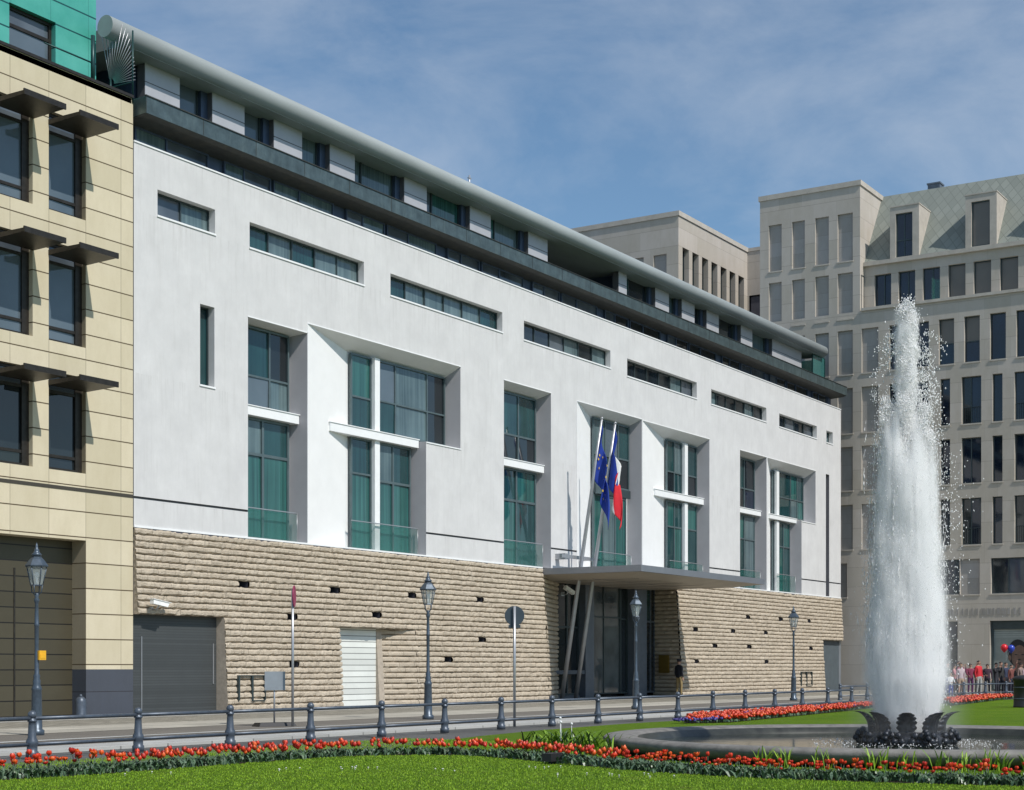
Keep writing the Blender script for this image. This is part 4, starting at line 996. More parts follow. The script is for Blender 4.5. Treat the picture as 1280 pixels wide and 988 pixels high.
# mown grass blades on the part of the lawn near the camera
gx = r.uniform(-27, -9, 60000); gy = r.uniform(-34, -16.9, 60000)
def rel(x, y): a = x+35.1; b = y+35.9; return .8455*a+.534*b, .534*a-.8455*b
Yd, Xd = rel(gx, gy)
BB = np.concatenate([A, Bk[::-1]])
fx, fy, fr = -8.31, -27.01, 5.35
ok = (Yd > 15.5) & (Yd < 34) & (np.abs(Xd/Yd) < .36) & ((gx-fx)**2+(gy-fy)**2 > fr**2)
pts = np.stack([gx[ok], gy[ok], np.full(ok.sum(), .004)], 1)
dmin = np.min(np.linalg.norm(pts[:, None, :2]-(A+nor*BW*.5)[None, ::2], axis=2), axis=1)
pts = pts[dmin > BW*.55]
tag(leaf_cloud(pts, 'grass', GM, (.012, .034), .006, .03, 6, None, 4), 'short green grass blades of the mown lawn', 'grass', None, 'stuff')
daisy = MB()
for cx_, cy_, n in ((-17.2, -22.1, 16), (-15.8, -24.4, 10), (-17.9, -21.5, 8), (-16.6, -26.1, 14), (-17.0, -23.4, 8), (-19.6, -20.4, 6), (-16.9, -25.2, 6)):
    for _ in range(n//2):
        x, y = cx_+r.normal(0, .22), cy_+r.normal(0, .22); daisy.lathe([(.008, .035), (.015, .040), (.006, .045)], 7, (x, y, 0)); daisy.tube([(x, y, 0), (x, y, .035)], .003, 3)
tag(daisy.build('daisies', mat('daisy white', (.8, .8, .74), .6)), 'small white daisies sprinkled over the near lawn', 'daisies', None, 'stuff')

# ------------------------------------------------------------------ FOUNTAIN
FC = (-8.31, -27.01, 0)
ft = thing('fountain', 'low round stone basin with a ring of dark bronze leaves in the lawn', 'fountain', FC)
s = MB()
s.lathe([(4.75, -.04), (4.9, .03), (5.05, .06), (5.15, .11), (5.21, .17), (5.22, .23), (5.17, .272), (5.02, .288), (4.75, .275), (4.62, .24)], 128, caps=False)
s.build('basin_rim', M['basin'], ft)
s = MB(); s.lathe([(4.62, .238), (4.56, .19), (4.48, .08), (4.44, .0)], 128, caps=False); s.build('basin_wall', M['wetstone'], ft)
def watermat():
    m, nt, bs = new_mat('dark rippled water')
    L(nt, mixc(nt, ramp(nt, noise(nt, 1.5, 5), .3, .7), (.010, .016, .012), (.030, .038, .022)), bs.inputs['Base Color'])
    bs.inputs['Roughness'].default_value = .08; bs.inputs['IOR'].default_value = 1.33
    bump(nt, bs, noise(nt, 3.5, 3, .5), .10, .03); return m
s = MB(); s.lathe([(4.5, .08), (4.51, .125)], 96, FC); wt = s.build('water', watermat()); wt['kind'] = 'structure'; wt['label'] = 'dark rippled water in the round basin'
s = MB()
s.lathe([(.76, .0), (.80, .14), (.78, .25), (.71, .33), (.60, .35), (.5, .28), (.46, .1)], 48)
s.build('ornament_ring', M['bronzeleaf'], ft)
def acanthus():
    """one curling leaf: scalloped outline, hollow face, bent outwards"""
    s = MB(); n = 26; W = 9; rows_ = []
    for k in range(n+1):
        t = k/n; wv = .155*math.sin(math.pi*min(1, .20+t*.80))**.6*(.84+.30*abs(math.sin(t*19)))
        if t > .93: wv *= .6
        rad = .62+.05*t+.40*max(0, t-.30)**1.7; z = .27+.42*math.sin(t*1.5)
        rows_.append((rad, z, max(.02, wv)))
    for d in (0., .03):
        i = len(s.v); s.smooth = True
        for (rad, z, wv) in rows_:
            for q in range(W):
                o = -1+2*q/(W-1); s.v.append((rad-d-.06*o*o+.02*math.cos(o*9), o*wv, z-d*.3))
        for k in range(n):
            for q in range(W-1): s.face((i+k*W+q, i+k*W+q+1, i+(k+1)*W+q+1, i+(k+1)*W+q))
    m = len(rows_)*W
    for k in range(n):
        for q in (0, W-1): s.face((k*W+q, (k+1)*W+q, m+(k+1)*W+q, m+k*W+q))
    return s
leaf0 = None
for k in range(8):
    if leaf0 is None: leaf0 = acanthus().build('bronze_leaf', M['bronzeleaf'], ft); o = leaf0
    else: o = leaf0.copy(); C.objects.link(o); o.parent = ft
    o.rotation_euler = (0, 0, R(k*45+18.4))
    s = MB()
    for q in range(9):
        a = R(k*45+18.4+22.5)+(q-4)*.07; rr_ = .77+.03*math.cos(q*2.1)
        s.ball((rr_*math.cos(a), rr_*math.sin(a), .19+.10*(q % 2)), .072, 8)
    for rr_, zz, rd in ((.92, .25, .055), (.87, .32, .065), (.80, .36, .06)):
        a = R(k*45+18.4+22.5); s.ball((rr_*math.cos(a), rr_*math.sin(a), zz), rd, 8)
    s.build('leaf_scroll', M['bronzeleaf'], ft)
s = MB(); s.lathe([(.22, 0), (.2, .3), (.09, .42), (.06, .6)], 20); s.build('nozzle', M['bronzeleaf'], ft)
# the jet: tens of thousands of drops
def waterdrops():
    m = bpy.data.materials.new('white water spray'); m.use_nodes = True; nt = m.node_tree; nt.nodes.clear()
    out = N(nt, 'ShaderNodeOutputMaterial'); d = N(nt, 'ShaderNodeBsdfDiffuse'); d.inputs[0].default_value = (.995, .998, 1, 1)
    t = N(nt, 'ShaderNodeBsdfTranslucent'); t.inputs[0].default_value = (.995, .998, 1, 1)
    g = N(nt, 'ShaderNodeBsdfGlossy'); g.inputs['Roughness'].default_value = .15; tr = N(nt, 'ShaderNodeBsdfTransparent')
    a = N(nt, 'ShaderNodeMixShader'); a.inputs[0].default_value = .08; L(nt, d.outputs[0], a.inputs[1]); L(nt, t.outputs[0], a.inputs[2])
    b = N(nt, 'ShaderNodeMixShader'); b.inputs[0].default_value = .05; L(nt, a.outputs[0], b.inputs[1]); L(nt, g.outputs[0], b.inputs[2])
    c = N(nt, 'ShaderNodeMixShader'); c.inputs[0].default_value = .14; L(nt, b.outputs[0], c.inputs[1]); L(nt, tr.outputs[0], c.inputs[2])
    L(nt, c.outputs[0], out.inputs['Surface']); return m
def drops(P0, rad, stretch, seed):
    """every drop a small closed spindle"""
    r = np.random.default_rng(seed); k = len(P0); a = r.uniform(0, 2.1, k)[:, None]+np.array([0, 2.094, 4.189])[None]
    V = np.zeros((k, 5, 3)); V[:, :3, 0] = np.cos(a); V[:, :3, 1] = np.sin(a); V[:, 3, 2] = 1; V[:, 4, 2] = -1
    V *= r.uniform(.6, 1.4, (k, 5, 1))*rad[:, None, None]; V[:, :, 2] *= stretch[:, None]; V[:, :, :2] += V[:, :, 2:3]*r.normal(0, .25, (k, 1, 2))/np.sqrt(np.maximum(1, stretch))[:, None, None]
    V = (V+P0[:, None]).reshape(-1, 3); b = np.arange(k)[:, None]*5
    F = np.concatenate([b+np.array([f]) for f in ((0, 1, 3), (1, 2, 3), (2, 0, 3), (1, 0, 4), (2, 1, 4), (0, 2, 4))])
    return V, F
rj = np.random.default_rng(21)
PP, RR, SS = [], [], []
def add(p, rad, st): PP.append(p); RR.append(rad); SS.append(st)
def disc(k, rx, pw=.5):
    a = rj.uniform(0, 2*np.pi, k); q = rj.random(k)**pw*rx; return q*np.cos(a), q*np.sin(a)
view = np.array([.534, -.8455])
k = 11000; z = .5+7.1*rj.random(k)**.9; wob = .05*np.sin(z*2.1)+.03*np.sin(z*5.3+1)
x, y = disc(k, 1., .7); w_ = .17+.03*np.sin(z*3.)+.03*np.sin(z*7.1+2)+.02*np.clip((z-6.4), 0, 1); add(np.stack([x*w_+wob, y*w_, z], 1), rj.uniform(.004, .012, k), rj.uniform(1., 6., k))
for _ in range(80):      # lumps at the head and along the top of the column
    z0 = 7.70-rj.random()**1.4*2.6; sp_ = .10+.13*(7.7-z0)/2.4; cx_, cy_ = rj.normal(0, sp_*.7, 2); kk = 90
    add(rj.normal(0, .05, (kk, 3))*[1, 1, 1.5]+[cx_, cy_, z0], rj.uniform(.005, .013, kk), rj.uniform(.8, 2.2, kk))
for _ in range(95):      # thrown-off filaments, more of them on the lee side
    z0 = rj.uniform(4.6, 7.2); sgn = 1 if rj.random() < .68 else -1; kk = 22; t = np.linspace(0, 1, kk); l = rj.uniform(.15, .42); up = rj.uniform(-.5, .35)
    d = .16+l*t; add(np.stack([view[0]*sgn*d, view[1]*sgn*d, z0+up*t-.35*t*t], 1)+rj.normal(0, .02, (kk, 3))+rj.normal(0, .06, 3), rj.uniform(.006, .015, kk), rj.uniform(.8, 2., kk))
k = 500; z = rj.uniform(4.4, 7.3, k); sgn = np.where(rj.random(k) < .65, 1, -1); d = np.abs(rj.normal(0, .2, k))+.15
add(np.stack([view[0]*sgn*d, view[1]*sgn*d, z], 1)+rj.normal(0, .07, (k, 3)), rj.uniform(.005, .014, k), rj.uniform(.8, 2.2, k))
for j in range(17):      # ring of plumes, each rising to its own height and falling back as a veil of long strands
    a = 2*np.pi*j/17+rj.normal(0, .12); top = rj.uniform(4.5, 5.7) if j % 3 else rj.uniform(5.6, 6.2); r0 = rj.uniform(.24, .40)
    for _ in range(9):   # frothy head of the plume
        c_ = np.array([np.cos(a)*r0, np.sin(a)*r0, top-rj.random()**1.5*.9])+rj.normal(0, .055, 3); add(rj.normal(0, .05, (70, 3))*[1, 1, 1.4]+c_, rj.uniform(.004, .010, 70), rj.uniform(.8, 2., 70))
    kk = 1500; zz = .35+(top-.35)*rj.random(kk)
    spread = .05+.10*(1-zz/top); rad_ = r0+.19*(1-zz/top)
    add(np.stack([np.cos(a)*rad_, np.sin(a)*rad_, zz], 1)+np.stack([rj.normal(0, 1, kk)*spread, rj.normal(0, 1, kk)*spread, np.zeros(kk)], 1), rj.uniform(.0022, .0055, kk), rj.uniform(4., 24., kk))
    for _ in range(16):   # falling strands
        ln = rj.uniform(.5, 1.8); z1 = rj.uniform(.4, max(.5, top-ln-.1)); kk = 24; o = rj.normal(0, .09, 2)
        zz = z1+rj.random(kk)*ln; rad_ = r0+.2*(1-z1/top)
        add(np.stack([np.cos(a)*rad_+o[0]+rj.normal(0, .008, kk), np.sin(a)*rad_+o[1]+rj.normal(0, .008, kk), zz], 1), rj.uniform(.003, .006, kk), rj.uniform(6, 20, kk))
k = 4200; z = rj.random(k)**1.2*5.4+.1; d = .55+np.abs(rj.normal(0, 1, k))*(.06+.10*(1-z/5.5)); a = rj.uniform(0, 2*np.pi, k)
add(np.stack([np.cos(a)*d, np.sin(a)*d, z], 1), rj.uniform(.003, .009, k), rj.uniform(.8, 3., k))
k = 800; z = rj.uniform(.2, 5.2, k); d = .65+rj.exponential(.11, k); add(np.stack([view[0]*d, view[1]*d, z], 1)+rj.normal(0, .12, (k, 3)), rj.uniform(.005, .014, k), rj.uniform(.8, 2., k))
k = 1500; d = rj.uniform(.85, 1.6, k); a = rj.uniform(0, 2*np.pi, k); add(np.stack([np.cos(a)*d, np.sin(a)*d, .06+rj.exponential(.08, k)], 1), rj.uniform(.005, .014, k), rj.uniform(.6, 1.5, k))
PPa = np.concatenate(PP); rr0 = np.hypot(PPa[:, 0], PPa[:, 1]); low_ = np.clip((PPa[:, 2]-.35)/2.4, 0, 1); fcl = np.where((PPa[:, 2] > .2) & (rr0 > .2), .62+.38*low_*(2-low_), 1.)
fcl = np.where((PPa[:, 2] > .2) & (PPa[:, 2] < .75) & (rr0*fcl > .56), .56/np.maximum(rr0, .01)*rng.uniform(.5, 1, len(rr0)), fcl); PPa[:, :2] *= fcl[:, None]
PPa = PPa+np.array(FC)
lean_ = np.clip(1-(PPa[:, 2])/6., 0, 1)*np.clip((PPa[:, 2]-.9)/1.2, 0, 1); PPa[:, 0] -= view[0]*.12*lean_; PPa[:, 1] -= view[1]*.12*lean_
V, F = drops(PPa, np.concatenate(RR), np.concatenate(SS), 4)
wd_ = waterdrops()
jet = fast_mesh('water_jet', V, F, wd_, None, True)
tag(jet, 'tall white foaming water jet rising from the round basin', 'water jet', None, 'stuff')
def foam():
    """aerated water: dense streaky body with a ragged top, a thin centre column, a faint veil round the foot"""
    m = bpy.data.materials.new('aerated water and mist'); m.use_nodes = True; nt = m.node_tree; nt.nodes.clear()
    out = N(nt, 'ShaderNodeOutputMaterial'); v = N(nt, 'ShaderNodeVolumePrincipled'); v.inputs['Color'].default_value = (1, 1, 1, 1); v.inputs['Anisotropy'].default_value = 0.
    tc = N(nt, 'ShaderNodeTexCoord'); sp = N(nt, 'ShaderNodeSeparateXYZ'); L(nt, tc.outputs['Object'], sp.inputs[0])
    X, Y, Z = sp.outputs
    def nz(sx, sz, det, rough=.6):
        mp = N(nt, 'ShaderNodeMapping'); mp.inputs['Scale'].default_value = (sx, sx, sz); L(nt, tc.outputs['Object'], mp.inputs[0])
        n = N(nt, 'ShaderNodeTexNoise'); n.inputs['Scale'].default_value = 1.; n.inputs['Detail'].default_value = det; n.inputs['Roughness'].default_value = rough; L(nt, mp.outputs[0], n.inputs['Vector']); return n.outputs['Fac']
    def sm(x, a, b, lo, hi):
        n = N(nt, 'ShaderNodeMapRange', interpolation_type='SMOOTHSTEP'); L(nt, x, n.inputs[0])
        for q, w in enumerate((a, b, lo, hi)): n.inputs[q+1].default_value = w
        return n.outputs[0]
    mul = lambda a, b: math_n(nt, 'MULTIPLY', a, b)
    r_ = math_n(nt, 'SQRT', math_n(nt, 'ADD', mul(X, X), mul(Y, Y)))
    wob = math_n(nt, 'MULTIPLY', math_n(nt, 'SUBTRACT', nz(2.6, 1.1, 3), .5), .34)
    rw = math_n(nt, 'ADD', r_, wob)
    Rz = math_n(nt, 'MINIMUM', math_n(nt, 'SUBTRACT', .84, mul(Z, .058)), math_n(nt, 'ADD', .47, mul(Z, .24)))
    fall = sm(math_n(nt, 'DIVIDE', rw, Rz), .50, 1., 1., 0.)
    ht = math_n(nt, 'ADD', 4.3, mul(nz(3.4, 0., 1.), 2.5))
    ft = sm(math_n(nt, 'SUBTRACT', Z, ht), -.55, .0, 1., 0.)
    st = ramp(nt, nz(13., .55, 5, .65), .34, .68, .10, 2.0)
    body = mul(mul(fall, ft), st)
    cw = math_n(nt, 'ADD', r_, mul(math_n(nt, 'SUBTRACT', nz(5., 2.6, 4), .5), .30))
    col = mul(mul(sm(cw, .07, .22, 1., 0.), sm(Z, 7.2, 7.7, 1., 0.)), ramp(nt, nz(11., 5., 4, .7), .38, .62, .1, 2.))
    veil = mul(mul(sm(r_, .5, 1.2, 1., 0.), sm(Z, .3, 4.6, 1., 0.)), ramp(nt, nz(2.2, .6, 3), .3, .7, .3, 1.))
    d = math_n(nt, 'ADD', math_n(nt, 'ADD', mul(body, 21.), mul(col, 20.)), mul(veil, .42))
    L(nt, d, v.inputs['Density']); L(nt, v.outputs[0], out.inputs['Volume']); return m
s = MB(); s.smooth = True; s.lathe([(1.0, .135), (1.22, .6), (1.2, 2.), (1.05, 3.6), (.85, 5.0), (.62, 6.0), (.42, 6.6), (.36, 7.7), (.2, 7.85)], 32)
o = s.build('water_mist', foam()); o.location = FC
tag(o, 'white aerated water and mist forming the soft body of the jet', 'mist', None, 'stuff')

# ------------------------------------------------------------------ RAILINGS
def post(mb):
    mb.lathe([(.10, -.03), (.105, .07), (.085, .085), (.085, .17), (.10, .20), (.095, .25), (.07, .30), (.06, .50), (.058, .555), (.075, .565), (.075, .59), (.05, .60), (.055, .615)], 16)
def fence(name, label, pts, group=None, h=1.):
    root = thing(name, label, 'railing', (pts[0][0], pts[0][1], 0)); ox, oy = pts[0]
    root['group'] = group if group else ''
    if not group: del root['group']
    proto = None
    for (x, y) in pts:
        if proto is None:
            m = MB(); post(m); proto = m.build('post', M['castiron'], root); o = proto
            b = MB(); b.ball((0, 0, .672), .073, 14); cap = b.build('ball_cap', M['castiron'], proto)
        else:
            o = proto.copy(); C.objects.link(o); o.parent = root; c_ = cap.copy(); C.objects.link(c_); c_.parent = o
        o.location = (x-ox, y-oy, 0)
    for z, rd in ((.615, .033), (.195, .028)):
        m = MB()
        for a, b in zip(pts[:-1], pts[1:]): m.tube([(a[0]-ox, a[1]-oy, z), (b[0]-ox, b[1]-oy, z)], rd, 8)
        m.build('rail', M['castiron'], root)
    return root
fence('iron_railing', 'long low grey iron railing with ball-topped posts beside the road', [(-17.4+2.352*k-4.704*3, -15.5) for k in range(23)])
fence('iron_railing', 'low grey iron railing in front of the crowd across the end of the lawn', [(30.5+2.2*k, -11.2-.42*k) for k in range(9)])

# ------------------------------------------------------------------ STREET LAMPS
lamp = thing('street_lamp', 'old lantern street lamp nearest the left edge carrying a small yellow box', 'street lamp', (-11.81, -9.2, 0), 0, 'lantern street lamps along the pavement')
s = MB()
s.lathe([(.16, -.03), (.165, .10), (.12, .13), (.115, .40), (.105, .95), (.115, .98), (.10, 1.02), (.08, 1.08), (.085, 1.16), (.065, 1.20), (.075, 1.26), (.05, 1.31), (.043, 1.9), (.048, 2.32), (.06, 2.345), (.048, 2.37), (.036, 2.8), (.05, 2.84), (.062, 2.88), (.035, 2.94), (.06, 3.0), (.03, 3.03)], 14)
s.build('lamp_post', M['lampiron'], lamp)
s = MB()
for k in range(4):
    a = k*math.pi/2+.4; c_, s_ = math.cos(a), math.sin(a); s.tube([(.03*c_, .03*s_, 2.98), (.11*c_, .11*s_, 3.05), (.125*c_, .125*s_, 3.2)], .012, 6)
n6 = 6; rot6 = .3
for k in range(n6):
    a = k*2*math.pi/n6+rot6; s.tube([(.125*math.cos(a), .125*math.sin(a), 3.19), (.205*math.cos(a), .205*math.sin(a), 3.60)], .011, 5)
s.lathe([(.13, 3.175), (.14, 3.19), (.13, 3.205)], n6, (0, 0, 0), False, rot6)
cage = s.build('lantern_cage', M['lampiron'], lamp)
s = MB(); s.lathe([(.118, 3.21), (.195, 3.59)], n6, (0, 0, 0), False, rot6); s.build('lantern_glass', M['lampglass'], cage)
s = MB(); s.lathe([(.235, 3.585), (.24, 3.615), (.15, 3.74), (.10, 3.79), (.105, 3.81)], n6, (0, 0, 0), False, rot6)
s.lathe([(.085, 3.81), (.115, 3.85), (.075, 3.88), (.05, 3.93), (.055, 3.95), (.03, 3.98), (.028, 4.03), (.008, 4.10)], 12)
s.build('lantern_roof', M['lampiron'], lamp)
s = MB(); s.tube([(0, 0, 3.2), (0, 0, 3.36)], .02, 6); s.ball((0, 0, 3.42), .05, 8, 1.4); s.build('gas_mantle', M['camwhite'], lamp)
dup(lamp, (1.06, -10.3, 0), 1.1, 'old lantern street lamp between the white roller door and the entrance')
dup(lamp, (13.59, -10.2, 0), 2.2, 'old lantern street lamp standing before the glass entrance')
dup(lamp, (29.68, -9.4, 0), .5, 'old lantern street lamp before the stone wall, nearest the white jet')
bx = MB(); bx.box(-.02, .16, -.11, -.055, 1.60, 1.80); bx.box(.0, .14, -.118, -.111, 1.63, 1.72); yb = bx.build('yellow_box', M['yellow']); yb.location = (-11.81, -9.2, 0); tag(yb, 'small yellow box strapped to the leftmost lamp post', 'box')

# ------------------------------------------------------------------ SIGNS, BOLLARD, CAMERAS
sg = thing('no_stopping_sign', 'crimson disc sign seen edge-on atop a slim grey pole by the stone wall', 'sign', (-5.08, -10.6, 0))
s = MB(); s.tube([(0, 0, -.02), (0, 0, 3.35)], .033, 8); s.build('sign_pole', M['steel'], sg)
s = MB(); s.lathe([(.26, -.012), (.265, 0), (.26, .012)], 28); d = s.build('sign_disc', M['signred'], sg); d.location = (0, -.05, 3.42); d.rotation_euler = (R(90), 0, R(0)); 
d.rotation_euler = (R(90), 0, R(32)); d.location = (.035, -.02, 3.18)
sg2 = thing('portable_sign', 'grey rectangular board on a thin stand with a flat rubber foot', 'sign', (-5.18, -10.1, 0))
s = MB(); s.tube([(0, 0, .05), (0, 0, 1.2)], .022, 8); s.build('sign_pole', M['steel'], sg2)
s = MB(); s.box(-.26, .26, -.06, -.035, .88, 1.34); bd = s.build('sign_board', M['signgrey'], sg2); bd.rotation_euler = (0, 0, R(-32))
s = MB(); s.hexa([(-.52, -.2, 0), (.52, -.2, 0), (.52, .2, 0), (-.52, .2, 0), (-.46, -.15, .09), (.46, -.15, .09), (.46, .15, .09), (-.46, .15, .09)]); ff = s.build('rubber_foot', M['blackrubber'], sg2); ff.rotation_euler = (0, 0, R(-20))
sg3 = thing('round_sign', 'dark round sign seen from behind on a tall grey pole near the entrance', 'sign', (-1.74, -14.9, 0))
s = MB(); s.tube([(0, 0, -.03), (0, 0, 2.95)], .035, 10); s.build('sign_pole', M['steel'], sg3)
s = MB(); s.lathe([(.24, -.012), (.245, 0), (.24, .012)], 32); d = s.build('sign_disc', M['signdark'], sg3); d.location = (.05, .03, 2.72); d.rotation_euler = (R(90), 0, R(-57.7))
s = MB(); s.box(-.2, -.11, -.03, .02, -.018, -.013); st = s.build('sticker', M['sticker'], d)
s = MB(); s.box(-.15, .15, -.30, -.22, -.012, .012); s.build('sign_tab', M['signdark'], d)
bo = thing('bollard', 'stubby dark domed bollard beside the sandstone pier', 'bollard', (-2.45, -.35, 0))
s = MB(); s.lathe([(.17, -.02), (.175, .06), (.165, .08), (.165, .42), (.14, .52), (.08, .575), (.03, .59)], 18); s.build('bollard_body', M['castiron'], bo)
s = MB(); s.lathe([(.045, .58), (.05, .62), (.02, .655)], 12); s.build('bollard_knob', M['castiron'], bo)
def cctv(label, loc, rz, tilt):
    t = thing('security_camera', label, 'camera', loc, rz)
    s = MB(); s.box(-.09, .09, .0, .03, -.09, .09); s.tube([(0, 0, 0), (0, -.2, -.03), (0, -.32, .08)], .025, 8); s.build('wall_bracket', M['steel'], t)
    s = MB(); s.hexa([(-.32, -.40, .10), (.30, -.40, .10), (.30, -.23, .10), (-.32, -.23, .10), (-.32, -.39, .24), (.36, -.39, .24), (.36, -.24, .24), (-.32, -.24, .24)]); s.box(-.34, .42, -.415, -.215, .243, .26)
    h = s.build('camera_housing', M['camwhite'], t); h.rotation_euler = (0, tilt, 0)
    return t
cctv('white security camera on a bracket above the dark service gate', (.62, -.13, 3.25), 0, R(8))
cctv('white security camera under the canopy beside the entrance', (27.0, .6, 4.75), R(-12), R(24))
lb = thing('litter_bin', 'dark round bin standing on the lawn at the right edge', 'bin', (22.72, -21.0, 0))
s = MB(); s.lathe([(.36, -.02), (.38, .05), (.36, .08), (.36, .95), (.40, .98), (.40, 1.06), (.3, 1.12), (.12, 1.16)], 20); s.build('bin_body', M['blackrubber'], lb)
s = MB(); s.lathe([(.372, .3), (.38, .32), (.372, .34)], 20); s.lathe([(.372, .7), (.38, .72), (.372, .74)], 20); s.build('bin_band', M['castiron'], lb)
sp = thing('garden_spotlight', 'small black spotlight box sunk among the tulips', 'spotlight', (-14.75, -23.75, 0))
s = MB(); s.box(-.16, .16, -.08, .08, .05, .17); s.box(-.03, .03, -.03, .03, 0, .05); s.build('lamp_housing', M['blackrubber'], sp); s = MB(); s.box(-.14, .14, .08, .09, .065, .155); s.build('lamp_lens', M['g_dark'], sp)
# leafy clump with white flowers beside the basin, tufts along its rim
ir = leaf_cloud(np.stack([r.normal(-12.5, .28, 60), r.normal(-22.7, .28, 60), np.zeros(60)], 1), 'iris_clump', GM[1:]+[LM[1]], (.3, .6), .02, .16, 12, None, 4)
tag(ir, 'spiky green plant clump with white flowers at the left of the basin', 'plant')
s = MB()
for k in range(3): x, y, z = -12.5+r.normal(0, .25), -22.7+r.normal(0, .25), r.uniform(.35, .62); s.ball((x, y, z), .022, 8); s.tube([(x, y, 0), (x, y, z)], .004, 4)
s.build('white_flower', M['fwhite'], ir)
an = r.uniform(R(175), R(290), 60); tf = np.stack([FC[0]+5.42*np.cos(an), FC[1]+5.42*np.sin(an), np.zeros(60)], 1)
tag(leaf_cloud(tf, 'grass_tufts', GM, (.22, .48), .012, .10, 14, None, 7), 'taller grass tufts growing along the outside of the basin rim', 'grass tufts', None, 'stuff')

# ------------------------------------------------------------------ FLAGS
def flagpole(label, base, top):
    o = thing('flagpole', label, 'flagpole', base, 0, 'flagpoles leaning out through the canopy')
    d = Vector(top)-Vector(base)
    s = MB(); s.tube([tuple(d*t) for t in (0, .25, .5, .75, 1)], [.10, .10, .09, .075, .05], 12); s.build('pole_shaft', M['steel'], o)
    s = MB(); s.ball(tuple(d*1.004), .065, 10); s.build('finial', M['steel'], o)
    return o
pb = [(26.72, .5, 0), (27.97, .5, 0)]; ptp = [(26.02, -1.95, 12.3), (27.25, -1.95, 12.25)]
flagpole('left grey flagpole, bearing the plain blue flag', pb[0], ptp[0]); flagpole('right grey flagpole, bearing the tricolour', pb[1], ptp[1])
s = MB(); s.box(25.0, 28.0, -.52, -.42, 6.25, 6.40); s.box(25.3, 25.6, -.5, 0, 6.2, 6.45); s.box(27.5, 27.7, -.5, 0, 6.25, 6.4); s.build('pole_clamp', M['steel'], emb)
def flag(name, label, top, base, cols, ln, seed, stars=False):
    """limp flag: hoist runs down the leaning pole, the fly hangs straight down below the pole's head in folds"""
    T = Vector(top); d = (Vector(base)-T).normalized(); t0 = T+d*.15; s = MB(); s.smooth = True; nu_, nv = 18, 26; hoist = 2.35
    for v in range(nv+1):
        f = v/nv
        for q in range(nu_+1):
            g = q/nu_; hp = t0+d*(hoist*f)
            fx_, fy_, fz_ = T.x+.28+.10*math.sin(seed), T.y-.10, T.z-.5-(ln-2.9)-f*2.0
            e = g**.8; w_ = math.sin(math.pi*g)
            x = hp.x*(1-e)+fx_*e+.10*math.sin(g*15+f*2.2+seed)*min(1, g*4)
            y = hp.y*(1-e)+fy_*e+.13*math.sin(g*12+f*3.+seed*2)*min(1, g*4)
            z = hp.z*(1-g**1.1)+fz_*g**1.1-.25*w_*(1-f)
            s.v.append((x, y, z))
    for v in range(nv):
        for q in range(nu_):
            s.cur = 0 if len(cols) == 1 else (0 if (q+.5)/nu_ < .42 else 1 if (q+.5)/nu_ < .70 else 2); i = v*(nu_+1)+q; s.face((i, i+1, i+nu_+2, i+nu_+1))
    o = s.build(name, cols); md = o.modifiers.new('thick', 'SOLIDIFY'); md.thickness = .012
    tag(o, label, 'flag')
    if stars:
        for k in range(12):
            st = MB()
            a = 2*math.pi*k/12; g = .52+.30*math.cos(a); f = .5+.28*math.sin(a); v, q = int(f*nv), int(g*nu_); c_ = Vector(s.v[v*(nu_+1)+q])
            pts_ = [(c_.x+(.07 if j % 2 == 0 else .028)*math.sin(j*math.pi/5), c_.y-.03, c_.z+(.07 if j % 2 == 0 else .028)*math.cos(j*math.pi/5)) for j in range(10)]
            st.prism(pts_, (0, -.01, 0)); st.build('gold_star', M['gold'], o)
    return o
flag('flag', 'limp deep blue flag with gold stars on the left pole', ptp[0], pb[0], [M['blue']], 5.2, 2, True)
flag('flag', 'limp blue, white and red tricolour flag on the right pole', ptp[1], pb[1], [M['blue'], M['fwhite'], M['red']], 5.1, 5)

